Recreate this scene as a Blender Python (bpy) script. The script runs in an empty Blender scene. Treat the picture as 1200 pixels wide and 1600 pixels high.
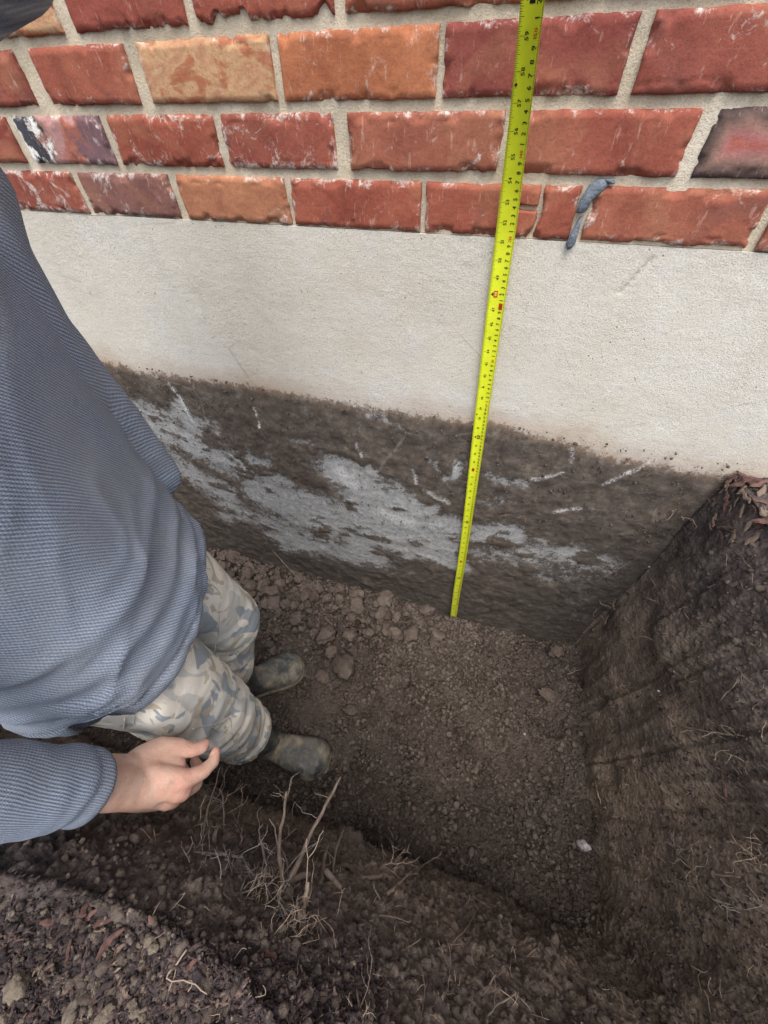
import bpy, math, random
import numpy as np
from mathutils import Vector, Matrix
from mathutils.bvhtree import BVHTree

random.seed(7)
RNG = np.random.default_rng(7)
SC = bpy.context.scene
COL = SC.collection

# ------------------------------------------------------------------ camera, sky, sun, exposure
CAM_LOC = np.array([-0.02767, -0.75366, 1.47869])
PITCH, YAW, ROLL = math.radians(49.0666), math.radians(18.9381), math.radians(2.1085)


def camera_axes():
    cp, sp = math.cos(PITCH), math.sin(PITCH)
    f0, x0 = np.array([0, cp, -sp]), np.array([1.0, 0, 0])
    y0 = np.cross(f0, x0)
    cy, sy = math.cos(YAW), math.sin(YAW)
    m = np.array([[cy, -sy, 0], [sy, cy, 0], [0, 0, 1]])
    f, x, y = m @ f0, m @ x0, m @ y0
    cr, sr = math.cos(ROLL), math.sin(ROLL)
    return cr * x + sr * y, -sr * x + cr * y, f


CR, CD, CF = camera_axes()
cam = bpy.data.cameras.new('camera')
cam.sensor_fit = 'VERTICAL'
cam.sensor_height = 36.0
cam.sensor_width = 27.0
cam.lens = 599.4 / 1600 * 36.0
cam.clip_start = 0.01
cam.clip_end = 300
camo = bpy.data.objects.new('camera', cam)
COL.objects.link(camo)
camo.matrix_world = Matrix([[CR[i], -CD[i], -CF[i], CAM_LOC[i]] for i in range(3)] + [[0, 0, 0, 1]])
SC.camera = camo

SUN_DIR = np.array([0.12, -0.34, 0.93])
SUN_DIR /= np.linalg.norm(SUN_DIR)
world = bpy.data.worlds.new('World')
SC.world = world
world.use_nodes = True
wt = world.node_tree
bg = wt.nodes['Background']
sky = wt.nodes.new('ShaderNodeTexSky')
sky.sky_type = 'NISHITA'
sky.sun_disc = False
sky.sun_elevation = math.asin(SUN_DIR[2])
sky.sun_rotation = math.atan2(SUN_DIR[0], SUN_DIR[1])
sky.dust_density = 3.0
hs = wt.nodes.new('ShaderNodeHueSaturation')
hs.inputs['Saturation'].default_value = 0.42
wt.links.new(sky.outputs[0], hs.inputs['Color'])
wt.links.new(hs.outputs[0], bg.inputs['Color'])
bg.inputs['Strength'].default_value = 0.15
sun = bpy.data.lights.new('sun', 'SUN')
sun.energy = 1.3
sun.angle = math.radians(40)
sun.color = (1.0, 0.95, 0.88)
suno = bpy.data.objects.new('sun', sun)
COL.objects.link(suno)
suno.rotation_euler = Vector(SUN_DIR).to_track_quat('Z', 'Y').to_euler()
suno.location = (2, -3, 6)
SC.view_settings.view_transform = 'Standard'
SC.view_settings.look = 'None'
SC.view_settings.gamma = 1
SC.view_settings.use_curve_mapping = False
SC.view_settings.exposure = 1.2


# ------------------------------------------------------------------ numpy noise
def _h(ix, iy, iz, seed):
    h = (ix.astype(np.int64) * 374761393 + iy.astype(np.int64) * 668265263 + iz.astype(np.int64) * 2147483629 + seed * 974634107) & 0xFFFFFFFF
    h = ((h ^ (h >> 13)) * 1274126177) & 0xFFFFFFFF
    h = ((h ^ (h >> 16)) * 2246822519) & 0xFFFFFFFF
    return (h ^ (h >> 15)) / 4294967295.0


def vnoise(P, seed=0):
    i = np.floor(P).astype(np.int64)
    f = P - i
    u = f * f * f * (f * (f * 6 - 15) + 10)
    r = 0
    for a in (0, 1):
        wa = u[..., 0] if a else 1 - u[..., 0]
        for b in (0, 1):
            wb = u[..., 1] if b else 1 - u[..., 1]
            for c in (0, 1):
                wc = u[..., 2] if c else 1 - u[..., 2]
                r = r + wa * wb * wc * _h(i[..., 0] + a, i[..., 1] + b, i[..., 2] + c, seed)
    return r * 2 - 1


def fbm(P, octaves=4, seed=0, gain=0.5, lac=2.03):
    r, amp, tot = 0, 1.0, 0
    for o in range(octaves):
        r = r + amp * vnoise(P + o * 17.3, seed + o * 31)
        tot += amp
        amp *= gain
        P = P * lac
    return r / tot


def worley(P, seed=0):
    i = np.floor(P).astype(np.int64)
    f1 = np.full(P.shape[:-1], 9.0)
    f2 = f1.copy()
    idv = np.zeros(P.shape[:-1])
    for a in (-1, 0, 1):
        for b in (-1, 0, 1):
            for c in (-1, 0, 1):
                jx, jy, jz = i[..., 0] + a, i[..., 1] + b, i[..., 2] + c
                d = ((jx + _h(jx, jy, jz, seed + 1) - P[..., 0]) ** 2 + (jy + _h(jx, jy, jz, seed + 2) - P[..., 1]) ** 2
                     + (jz + _h(jx, jy, jz, seed + 3) - P[..., 2]) ** 2) ** 0.5
                k = d < f1
                f2 = np.where(k, f1, np.minimum(f2, d))
                f1 = np.where(k, d, f1)
                idv = np.where(k, _h(jx, jy, jz, seed + 4), idv)
    return f1, f2, idv


def sstep(a, b, x):
    t = np.clip((x - a) / (b - a), 0, 1)
    return t * t * (3 - 2 * t)


def seg_dist(P, A, B):
    A, B = np.asarray(A, float), np.asarray(B, float)
    d = B - A
    t = np.clip(((P - A) @ d) / (d @ d + 1e-12), 0, 1)
    return np.linalg.norm(P - A - t[..., None] * d, axis=-1)


# ------------------------------------------------------------------ mesh helpers
class MB:
    """collects vertices and faces and links them as ONE mesh object"""
    def __init__(self):
        self.v, self.f, self.n = [], [], 0

    def add(self, V, F):
        V = np.asarray(V, float).reshape(-1, 3)
        self.v.append(V)
        for a in (F if isinstance(F, list) else [F]):
            a = np.asarray(a, np.int64)
            if a.size:
                self.f.append(a + self.n)
        self.n += len(V)

    def arrays(self):
        return np.concatenate(self.v), self.f

    def mesh(self, name, smooth=True):
        V, F = self.arrays()
        return raw_mesh(name, V, F, smooth)

    def build(self, name, m, parent=None, smooth=True):
        return link(name, self.mesh(name, smooth), m, parent)


def raw_mesh(name, V, Fs, smooth=True):
    me = bpy.data.meshes.new(name)
    me.vertices.add(len(V))
    me.vertices.foreach_set('co', np.ascontiguousarray(V, np.float32).ravel())
    loops = np.concatenate([f.ravel() for f in Fs]).astype(np.int32)
    sizes = np.concatenate([np.full(len(f), f.shape[1]) for f in Fs]).astype(np.int32)
    me.loops.add(len(loops))
    me.loops.foreach_set('vertex_index', loops)
    me.polygons.add(len(sizes))
    me.polygons.foreach_set('loop_start', np.concatenate([[0], np.cumsum(sizes)[:-1]]).astype(np.int32))
    me.polygons.foreach_set('use_smooth', np.full(len(sizes), bool(smooth)))
    me.update(calc_edges=True)
    me.validate()
    return me


def link(name, me, m=None, parent=None):
    o = bpy.data.objects.new(name, me)
    COL.objects.link(o)
    if m is not None:
        me.materials.append(m)
    if parent is not None:
        o.parent = parent
    return o


def tag(o, label=None, cat=None, group=None, kind=None):
    if label: o['label'] = label
    if cat: o['category'] = cat
    if group: o['group'] = group
    if kind: o['kind'] = kind
    return o


def empty(name, loc=(0, 0, 0)):
    o = bpy.data.objects.new(name, None)
    o.empty_display_size = 0.05
    o.location = loc
    COL.objects.link(o)
    return o


def set_attr(me, name, arr):
    a = me.attributes.new(name, 'FLOAT', 'POINT')
    a.data.foreach_set('value', np.ascontiguousarray(arr, np.float32).ravel())


def grid_faces(n, m, close=False):
    a = np.arange(n * m).reshape(n, m)
    if close:
        b = np.concatenate([a, a[:, :1]], 1)
    else:
        b = a
    return np.stack([b[:-1, :-1], b[:-1, 1:], b[1:, 1:], b[1:, :-1]], -1).reshape(-1, 4)


def tube(P, R, k=6):
    """closed tapered tube along points P"""
    P = np.asarray(P, float)
    n = len(P)
    R = np.broadcast_to(np.asarray(R, float), (n,))
    T = np.gradient(P, axis=0)
    T /= np.linalg.norm(T, axis=1, keepdims=True) + 1e-12
    ref = np.array([0, 0, 1.0]) if abs(T[:, 2]).mean() < 0.8 else np.array([1.0, 0, 0])
    A = np.cross(T, ref)
    A /= np.linalg.norm(A, axis=1, keepdims=True) + 1e-12
    B = np.cross(T, A)
    th = np.arange(k) * 2 * math.pi / k
    V = P[:, None] + R[:, None, None] * (np.cos(th)[None, :, None] * A[:, None] + np.sin(th)[None, :, None] * B[:, None])
    V = np.concatenate([V.reshape(-1, 3), P[:1] - T[:1] * R[0] * .5, P[-1:] + T[-1:] * R[-1] * .5])
    F = grid_faces(n, k, True)
    j = np.arange(k)
    c0 = np.stack([np.full(k, n * k), (j + 1) % k, j], -1)
    c1 = np.stack([np.full(k, n * k + 1), (n - 1) * k + j, (n - 1) * k + (j + 1) % k], -1)
    return V, [F[:, ::-1], c0[:, ::-1], c1[:, ::-1]]


def loft(rings):
    """closed loft through rings of equal point count"""
    rings = np.asarray(rings, float)
    n, k = rings.shape[:2]
    V = np.concatenate([rings.reshape(-1, 3), rings[0].mean(0)[None], rings[-1].mean(0)[None]])
    j = np.arange(k)
    c0 = np.stack([np.full(k, n * k), (j + 1) % k, j], -1)
    c1 = np.stack([np.full(k, n * k + 1), (n - 1) * k + j, (n - 1) * k + (j + 1) % k], -1)
    return V, [grid_faces(n, k, True), c0, c1]


def capsule(A, B, ra, rb, k=14, flat=None):
    """tapered capsule with round ends"""
    A, B = np.asarray(A, float), np.asarray(B, float)
    d = B - A
    L = np.linalg.norm(d) + 1e-9
    d = d / L
    pts, rad = [], []
    for a in np.linspace(-math.pi / 2 * .96, 0, 5):
        pts.append(A + d * ra * math.sin(a)); rad.append(ra * math.cos(a))
    for t in np.linspace(0, 1, 5)[1:-1]:
        pts.append(A + d * L * t); rad.append(ra + (rb - ra) * t)
    for a in np.linspace(0, math.pi / 2 * .96, 5):
        pts.append(B + d * rb * math.sin(a)); rad.append(rb * math.cos(a))
    return tube(pts, rad, k)


def ellipsoid(c, r, rot=None, n=14, m=20):
    th = np.linspace(0.03, math.pi - .03, n)
    ph = np.arange(m) * 2 * math.pi / m
    V = np.stack([np.sin(th)[:, None] * np.cos(ph)[None], np.sin(th)[:, None] * np.sin(ph)[None], np.broadcast_to(np.cos(th)[:, None], (n, m))], -1) * np.asarray(r)
    if rot is not None:
        V = V @ np.asarray(rot).T
    V = V + np.asarray(c)
    Vf, F = loft(V)
    return Vf, F


def ico(sub=1):
    import bmesh
    bm = bmesh.new()
    bmesh.ops.create_icosphere(bm, subdivisions=sub, radius=1)
    V = np.array([v.co[:] for v in bm.verts])
    F = np.array([[v.index for v in f.verts] for f in bm.faces])
    bm.free()
    return V, F


ICO1, ICO2, ICO3, ICO4 = ico(1), ico(2), ico(3), ico(4)


def remeshed(mb, voxel, smooth=6, sf=0.5):
    """union of overlapping closed pieces as one continuous surface"""
    me = mb.mesh('tmp')
    o = bpy.data.objects.new('tmp', me)
    COL.objects.link(o)
    r = o.modifiers.new('r', 'REMESH')
    r.mode = 'VOXEL'
    r.voxel_size = voxel
    r.use_smooth_shade = True
    s = o.modifiers.new('s', 'SMOOTH')
    s.factor = sf
    s.iterations = smooth
    dg = bpy.context.evaluated_depsgraph_get()
    ev = o.evaluated_get(dg)
    m2 = ev.to_mesh()
    V = np.empty(len(m2.vertices) * 3, np.float32)
    m2.vertices.foreach_get('co', V)
    N = np.empty(len(m2.vertices) * 3, np.float32)
    m2.vertices.foreach_get('normal', N)
    ls = np.empty(len(m2.loops), np.int32)
    m2.loops.foreach_get('vertex_index', ls)
    sz = np.empty(len(m2.polygons), np.int32)
    m2.polygons.foreach_get('loop_total', sz)
    st = np.empty(len(m2.polygons), np.int32)
    m2.polygons.foreach_get('loop_start', st)
    F = [np.stack([ls[st[sz == k] + i] for i in range(k)], -1) for k in np.unique(sz)]
    ev.to_mesh_clear()
    bpy.data.objects.remove(o)
    bpy.data.meshes.remove(me)
    return V.reshape(-1, 3).astype(float), N.reshape(-1, 3).astype(float), F


# ------------------------------------------------------------------ materials
class M:
    def __init__(self, name, rough=0.9, spec=0.25):
        self.m = bpy.data.materials.new(name)
        self.m.use_nodes = True
        self.t = self.m.node_tree
        self.b = self.t.nodes['Principled BSDF']
        self.b.inputs['Roughness'].default_value = rough
        self.b.inputs['Specular IOR Level'].default_value = spec
        self._co = None

    def n(self, kind, **kw):
        x = self.t.nodes.new(kind)
        for k, v in kw.items():
            setattr(x, k, v)
        return x

    def set(self, sock, v):
        if isinstance(v, bpy.types.NodeSocket):
            self.t.links.new(v, sock)
        else:
            if sock.type == 'RGBA' and not hasattr(v, '__len__'):
                v = (v, v, v, 1)
            elif sock.type == 'RGBA' and len(v) == 3:
                v = (*v, 1)
            sock.default_value = v

    def co(self):
        if self._co is None:
            self._co = self.n('ShaderNodeTexCoord').outputs['Object']
        return self._co

    def map(self, scale=(1, 1, 1), rot=(0, 0, 0), vec=None):
        x = self.n('ShaderNodeMapping')
        self.set(x.inputs['Vector'], vec or self.co())
        x.inputs['Scale'].default_value = scale
        x.inputs['Rotation'].default_value = rot
        return x.outputs[0]

    def noise(self, scale, detail=4, rough=.55, vec=None, dist=0.0):
        x = self.n('ShaderNodeTexNoise')
        self.set(x.inputs['Vector'], vec or self.co())
        x.inputs['Scale'].default_value = scale
        x.inputs['Detail'].default_value = detail
        x.inputs['Roughness'].default_value = rough
        x.inputs['Distortion'].default_value = dist
        return x.outputs['Fac']

    def voro(self, scale, feature='F1', vec=None, out='Distance', rand=1.0):
        x = self.n('ShaderNodeTexVoronoi', feature=feature)
        self.set(x.inputs['Vector'], vec or self.co())
        x.inputs['Scale'].default_value = scale
        x.inputs['Randomness'].default_value = rand
        return x.outputs[out]

    def ramp(self, fac, stops, interp='LINEAR'):
        x = self.n('ShaderNodeValToRGB')
        x.color_ramp.interpolation = interp
        e = x.color_ramp.elements
        while len(e) < len(stops):
            e.new(0.5)
        for k, (p, c) in enumerate(stops):
            e[k].position = p
            e[k].color = (c, c, c, 1) if not hasattr(c, '__len__') else (*c[:3], 1)
        self.set(x.inputs[0], fac)
        return x.outputs[0]

    def mix(self, fac, a, b, mode='MIX'):
        x = self.n('ShaderNodeMix', data_type='RGBA', blend_type=mode)
        self.set(x.inputs[0], fac)
        self.set(x.inputs[6], a)
        self.set(x.inputs[7], b)
        return x.outputs[2]

    def math(self, op, a, b=0.0, c=None):
        x = self.n('ShaderNodeMath', operation=op)
        self.set(x.inputs[0], a)
        self.set(x.inputs[1], b)
        if c is not None:
            self.set(x.inputs[2], c)
        return x.outputs[0]

    def attr(self, name):
        return self.n('ShaderNodeAttribute', attribute_name=name).outputs['Fac']

    def bump(self, h, strength=.5, dist=.01, normal=None):
        x = self.n('ShaderNodeBump')
        self.set(x.inputs['Height'], h)
        x.inputs['Strength'].default_value = strength
        x.inputs['Distance'].default_value = dist
        if normal is not None:
            self.set(x.inputs['Normal'], normal)
        return x.outputs[0]

    def out(self, color=None, normal=None, rough=None):
        if color is not None:
            self.set(self.b.inputs['Base Color'], color)
        if normal is not None:
            self.set(self.b.inputs['Normal'], normal)
        if rough is not None:
            self.set(self.b.inputs['Roughness'], rough)
        return self.m


def srgb(r, g, b):
    f = lambda c: (c / 255 / 12.92) if c <= 10 else ((c / 255 + .055) / 1.055) ** 2.4
    return (f(r), f(g), f(b))


# ================================================================== HOUSE WALL
wall = empty('house_wall', (0, 0, 0))
tag(wall, 'house wall of old red bricks above a cream parged foundation stained with soil', 'wall')
X0W, X1W = -3.0, 2.4
Z_FND = 1.2975


def mat_parge():
    a = M('parged_foundation', .93, .15)
    co = a.co()
    base = a.ramp(a.noise(2.3, 5, .6), [(.3, (.52, .475, .405)), (.5, (.585, .545, .475)), (.7, (.62, .60, .55))])
    warm = a.ramp(a.noise(5.5, 3, .5), [(.45, 0), (.7, 1)])
    base = a.mix(a.math('MULTIPLY', warm, .30), base, (.53, .46, .36))
    cool = a.ramp(a.noise(3.7, 6, .7, a.map((1, 1, 1), (.3, .2, .5)), .6), [(.50, 0), (.68, 1)])
    base = a.mix(a.math('MULTIPLY', cool, .5), base, (.57, .575, .57))
    drip = a.ramp(a.noise(1.0, 6, .75, a.map((16, 16, 3.0))), [(.55, 0), (.75, 1)])
    base = a.mix(a.math('MULTIPLY', drip, .30), base, (.40, .36, .30))
    grain = a.noise(420, 3, .7)
    base = a.mix(.75, base, a.ramp(grain, [(.25, .35), (.52, 1.0), (.8, 1.2)]), 'MULTIPLY')
    pits = a.ramp(a.voro(80), [(.06, 1), (.13, 0)])
    pits = a.math('MULTIPLY', pits, a.ramp(a.noise(11, 3), [(.5, 0), (.6, 1)]))
    base = a.mix(a.math('MULTIPLY', pits, .8), base, (.12, .10, .08))
    # clean concrete below the old soil line
    conc = a.ramp(a.noise(60, 6, .7), [(.3, (.20, .195, .185)), (.52, (.34, .34, .335)), (.75, (.52, .53, .54))])
    conc = a.mix(.5, conc, a.ramp(a.noise(300, 2, .7), [(.3, .55), (.6, 1.1)]), 'MULTIPLY')
    below = a.attr('below')
    base = a.mix(below, base, conc)
    # caked soil
    soil = a.ramp(a.noise(26, 7, .68), [(.28, (.050, .039, .032)), (.5, (.088, .070, .057)), (.72, (.150, .122, .098))])
    pale = a.ramp(a.noise(34, 6, .75, dist=.4), [(.56, 0), (.72, 1)])
    soil = a.mix(a.math('MULTIPLY', pale, .45), soil, (.26, .225, .185))
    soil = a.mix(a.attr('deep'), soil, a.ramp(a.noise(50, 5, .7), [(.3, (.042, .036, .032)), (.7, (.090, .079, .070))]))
    d = a.attr('dirt')
    brk = a.noise(60, 8, .85)
    d2 = a.math('ADD', d, a.math('MULTIPLY', a.math('SUBTRACT', brk, .5), 3.3))
    dm = a.ramp(d2, [(.38, 0), (.48, .78), (.80, 1)])
    base = a.mix(dm, base, soil)
    dk = a.ramp(a.noise(9, 6, .72, dist=.5), [(.34, .6), (.50, 0)])
    base = a.mix(a.math('MULTIPLY', dk, dm), base, (.040, .031, .027))
    tan = a.ramp(a.noise(15, 7, .78, dist=.6), [(.54, 0), (.70, .55)])
    base = a.mix(a.math('MULTIPLY', tan, dm), base, (.24, .20, .155))
    spk2 = a.ramp(a.noise(230, 4, .8), [(.60, 0), (.68, 1)])
    base = a.mix(a.math('MULTIPLY', a.math('MULTIPLY', spk2, dm), .5), base, (.33, .29, .25))
    spd = a.math('MULTIPLY', a.ramp(a.noise(130, 5, .8), [(.56, 0), (.64, 1)]), below)
    base = a.mix(a.math('MULTIPLY', spd, .6), base, (.075, .062, .052))
    flk = a.ramp(a.math('ADD', a.noise(48, 7, .85, dist=.5), a.math('MULTIPLY', a.attr('near'), .10)), [(.69, 0), (.74, 1)])
    base = a.mix(a.math('MULTIPLY', flk, .7), base, (.13, .10, .08))
    hair = a.ramp(a.voro(2.6, 'DISTANCE_TO_EDGE', a.map((1, 1, 1.5), (0, .4, 0), None)), [(.0, 1), (.006, 0)])
    hair = a.math('MULTIPLY', hair, a.ramp(a.noise(5, 3), [(.52, 0), (.60, .5)]))
    base = a.mix(hair, base, (.25, .22, .19))
    stain = a.attr('stain')
    base = a.mix(stain, base, (.36, .235, .15))
    sc = a.math('MULTIPLY', a.attr('scratch'), a.ramp(a.noise(170, 5, .8), [(.44, 0), (.56, 1)]))
    base = a.mix(sc, base, (.72, .71, .69))
    h = a.math('ADD', a.math('MULTIPLY', grain, .5), a.math('MULTIPLY', a.noise(70, 6, .7), 1.0))
    h = a.math('ADD', h, a.math('MULTIPLY', dm, .7))
    h = a.math('SUBTRACT', h, a.math('MULTIPLY', pits, .6))
    tro = a.noise(1.0, 6, .7, a.map((9, 9, 20), (0, .6, 0)), 1.2)
    h = a.math('ADD', a.math('MULTIPLY', h, a.ramp(a.noise(6, 4, .6), [(.35, .35), (.65, 1.0)])), a.math('MULTIPLY', tro, .45))
    return a.out(base, a.bump(h, .42, .006))


def foundation():
    xs = np.concatenate([np.linspace(X0W, -1.45, 40)[:-1], np.arange(-1.45, .75, .0045), np.linspace(.755, X1W, 40)])
    zs = np.concatenate([np.linspace(-.35, -.06, 12)[:-1], np.arange(-.06, Z_FND - .004, .0045), [Z_FND]])
    X, Z = np.meshgrid(xs, zs)
    P3 = np.stack([X, 0 * X, Z], -1)
    P = np.stack([X, Z], -1)
    n1 = fbm(P3 * 3.1, 4, 3)
    n2 = fbm(P3 * 11, 5, 5, .6)
    n3 = fbm(P3 * 38, 4, 9, .65)
    line = .952 - .03 * sstep(0, .3, X) + .012 * n1 + .016 * n2 + .006 * n3
    below = sstep(.012, -.040, Z - line)
    # where tools and rain have cleaned the concrete
    caps = [((-.93, .80), (-.70, .56), .06, .66), ((-.72, .52), (-.40, .43), .125, .95), ((-.42, .70), (-.19, .60), .075, 1.1),
            ((-.30, .56), (-.10, .50), .08, 1.0), ((-.20, .541), (.088, .571), .055, .95), ((-.291, .40), (-.02, .39), .05, .85), ((-.95, .36), (-.55, .34), .08, .66),
            ((-.72, .27), (-.36, .29), .10, .8), ((-.07, .835), (-.085, .79), .02, 1.1), ((-.36, .56), (-.24, .46), .09, 1.0),
            ((.16, .53), (.36, .56), .06, .62), ((.24, .44), (.38, .47), .04, .45), ((-1.1, .75), (-.86, .66), .09, .85), ((-.82, .74), (-.62, .62), .06, .7), ((.0, .70), (.06, .72), .04, .4), ((-.55, .80), (-.48, .78), .03, .4), ((-1.1, .6), (-.9, .45), .10, .64), ((.02, .45), (.1, .47), .05, .6),
            ((.02, .78), (.08, .79), .022, .5), ((-.14, .80), (-.11, .78), .02, .5), ((-.33, .90), (-.24, .89), .012, .4)]
    clean = np.zeros_like(X)
    Pw = P + .045 * np.stack([n2, fbm(P3 * 11 + 40, 5, 6, .6)], -1) + .012 * np.stack([n3, -n3], -1)
    for A, B, r, w in caps:
        clean = np.maximum(clean, w * sstep(1.55 * r, .10 * r, seg_dist(Pw, A, B)))
    clean = clean - .55 * sstep(.12, .45, fbm(P3 * np.array([13, 1, 22.]) + 7, 5, 21, .6)) * (clean > 0)
    dirt = sstep(.016, -.030, Z - line + .006 * fbm(P3 * 60, 4, 24, .7)) * np.clip(1.02 - 1.15 * clean + .25 * n2 + .42 * fbm(P3 * np.array([22, 1, 30.]), 5, 23, .65), 0, 1.1)
    stain = sstep(-.03, .0, Z - line) * sstep(.065, .0, Z - line - .02 * n2) * (.75 + .6 * n1)
    scr = np.zeros_like(X)
    for x0, z0, x1, z1, r in [(-.909, .915, -.89, .785, .0055), (-.65, .878, -.647, .821, .005), (-.199, .766, -.188, .715, .006),
                              (-.16, .697, -.092, .664, .011), (-.084, .823, -.085, .79, .010), (-.351, .827, -.344, .779, .006),
                              (.295, .877, .316, .916, .005), (.253, .831, .297, .887, .006), (.101, .805, .163, .847, .007),
                              (.16, .92, .165, .883, .005), (.186, .724, .231, .751, .008), (-.218, 1.131, -.212, 1.156, .003),
                              (.185, 1.086, .17, 1.035, .004), (-.42, .70, -.38, .66, .03), (-.80, .68, -.76, .63, .01), (-.30, .56, -.2, .54, .03)]:
        w = P + .010 * np.stack([n3, n2], -1)
        scr = np.maximum(scr, (1.0 if r < .0056 and z0 > .87 and x0 < -.6 else .62) * sstep(1.15 * r, .1 * r, seg_dist(w, (x0, z0), (x1, z1))))
    crack = seg_dist(P + .002 * np.stack([n3, n3], -1), (.155, 1.285), (.128, 1.235))
    near = sstep(.22, .0, Z - line) * (Z > line - .02)
    dirt = np.maximum(dirt, below * sstep(.30, .46, X + .06 * n2 + .05 * n1))
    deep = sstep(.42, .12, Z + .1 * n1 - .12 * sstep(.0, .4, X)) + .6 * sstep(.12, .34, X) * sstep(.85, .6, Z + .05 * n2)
    y = -.0012 * n1 - .0008 * n2 - dirt * (.0035 + .0035 * n2 + .0025 * n3) * below * sstep(.0, -.06, Z - line) - .0015 * below * n3
    y = y + .004 * sstep(.0018, .0004, crack)
    V = np.stack([X, y, Z], -1)
    n, m = X.shape
    F = grid_faces(n, m)
    mb = MB()
    mb.add(V.reshape(-1, 3), F)
    # top, ends, back
    bv = [[X0W, 0, Z_FND], [X1W, 0, Z_FND], [X1W, .25, Z_FND], [X0W, .25, Z_FND], [X0W, 0, -.35], [X1W, 0, -.35], [X1W, .25, -.35], [X0W, .25, -.35]]
    mb.add(bv, np.array([[0, 1, 2, 3], [1, 5, 6, 2], [0, 3, 7, 4], [3, 2, 6, 7]]))
    me = mb.mesh('foundation')
    k = len(bv)
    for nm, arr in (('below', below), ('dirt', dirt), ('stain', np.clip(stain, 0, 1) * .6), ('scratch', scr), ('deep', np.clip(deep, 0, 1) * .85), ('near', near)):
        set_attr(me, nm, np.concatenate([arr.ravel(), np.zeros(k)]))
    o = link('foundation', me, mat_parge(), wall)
    return o


foundation()


def mat_mortar():
    a = M('mortar', .95, .1)
    g = a.noise(380, 3, .75)
    c = a.ramp(a.noise(9, 5, .6), [(.3, (.45, .385, .285)), (.55, (.56, .485, .37)), (.75, (.64, .575, .47))])
    c = a.mix(.5, c, a.ramp(g, [(.28, .40), (.5, .98), (.75, 1.2)]), 'MULTIPLY')
    h = a.math('ADD', g, a.noise(60, 5, .7))
    return a.out(c, a.bump(h, .5, .004))


ROW_Z = [1.300 + .0755 * i for i in range(10)]
BRH = .0635


def mortar():
    xs = np.concatenate([np.linspace(X0W, -1.3, 60)[:-1], np.arange(-1.3, .6, .008), np.linspace(.61, X1W, 60)])
    zs = np.arange(Z_FND + .0005, ROW_Z[-1] + .08, .006)
    X, Z = np.meshgrid(xs, zs)
    P3 = np.stack([X, 0 * X, Z], -1)
    y = .0046 + .0030 * fbm(P3 * 20, 4, 11) + .0015 * fbm(P3 * 90, 3, 13)
    V = np.stack([X, y, Z], -1)
    mb = MB()
    mb.add(V.reshape(-1, 3), grid_faces(*X.shape))
    zt = zs[-1]
    bv = [[X0W, .012, zt], [X1W, .012, zt], [X1W, .24, zt], [X0W, .24, zt], [X0W, .012, Z_FND + .0005], [X1W, .012, Z_FND + .0005], [X1W, .24, Z_FND + .0005], [X0W, .24, Z_FND + .0005]]
    mb.add(bv, np.array([[0, 1, 2, 3], [1, 5, 6, 2], [0, 3, 7, 4], [3, 2, 6, 7]]))
    mb.build('mortar', mat_mortar(), wall)


mortar()


def brick_base(name, a):
    info = a.n('ShaderNodeObjectInfo')
    off = a.n('ShaderNodeVectorMath', operation='MULTIPLY_ADD')
    a.set(off.inputs[0], info.outputs['Random'])
    off.inputs[1].default_value = (57.3, 31.7, 83.1)
    a.set(off.inputs[2], a.co())
    a._co = off.outputs[0]
    return info


def brick_finish(a, info, c, white_amt=1.0):
    fine = a.noise(260, 4, .75)
    c = a.mix(.45, c, a.ramp(fine, [(.25, .45), (.5, 1.0), (.78, 1.35)]), 'MULTIPLY')
    dark = a.ramp(a.voro(160), [(.05, 1), (.14, 0)])
    c = a.mix(a.math('MULTIPLY', dark, .4), c, (.06, .025, .02))
    # vertical drag marks and lime bloom
    st = a.noise(1.0, 5, .7, a.map((150, 30, 36), (0, .25, 0), a._co))
    c = a.mix(a.math('MULTIPLY', a.ramp(st, [(.60, 0), (.68, 1)]), .4), c, (.55, .36, .29))
    wm = a.math('ADD', a.noise(28, 6, .75, dist=.6), a.math('MULTIPLY', a.attr('edge'), .10))
    wm = a.math('ADD', wm, a.math('MULTIPLY', info.outputs['Alpha'], .17 * white_amt))
    w = a.ramp(wm, [(.668, 0), (.76, 1)])
    w = a.math('MULTIPLY', w, a.ramp(a.noise(190, 3, .7), [(.38, .15), (.55, 1)]))
    c = a.mix(a.math('MULTIPLY', w, .75), c, (.60, .55, .50))
    h = a.math('ADD', a.math('MULTIPLY', fine, .5), a.math('MULTIPLY', a.noise(45, 6, .7), 1.1))
    h = a.math('ADD', h, a.math('MULTIPLY', st, .35))
    h = a.math('SUBTRACT', h, a.math('MULTIPLY', dark, .3))
    return a.out(c, a.bump(h, .38, .003))


def mat_brick():
    a = M('red_brick', .88, .2)
    info = brick_base('red_brick', a)
    v = a.noise(13, 5, .6, dist=.3)
    dark = a.mix(1.0, info.outputs['Color'], (.68, .60, .62), 'MULTIPLY')
    lite = a.mix(.35, info.outputs['Color'], (.50, .20, .10))
    c = a.mix(a.ramp(v, [(.30, 0), (.55, 1)]), dark, info.outputs['Color'])
    c = a.mix(a.math('MULTIPLY', a.ramp(v, [(.55, 0), (.78, 1)]), .7), c, lite)
    fl = a.noise(6, 4, .6, dist=1.2)
    c = a.mix(a.math('MULTIPLY', a.ramp(fl, [(.50, 0), (.62, 1)]), .35), c, (.36, .17, .095))
    c = a.mix(a.math('MULTIPLY', a.ramp(a.noise(9, 5, .65, dist=.8), [(.58, 0), (.70, 1)]), .45), c, (.15, .065, .055))
    return brick_finish(a, info, c)


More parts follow.
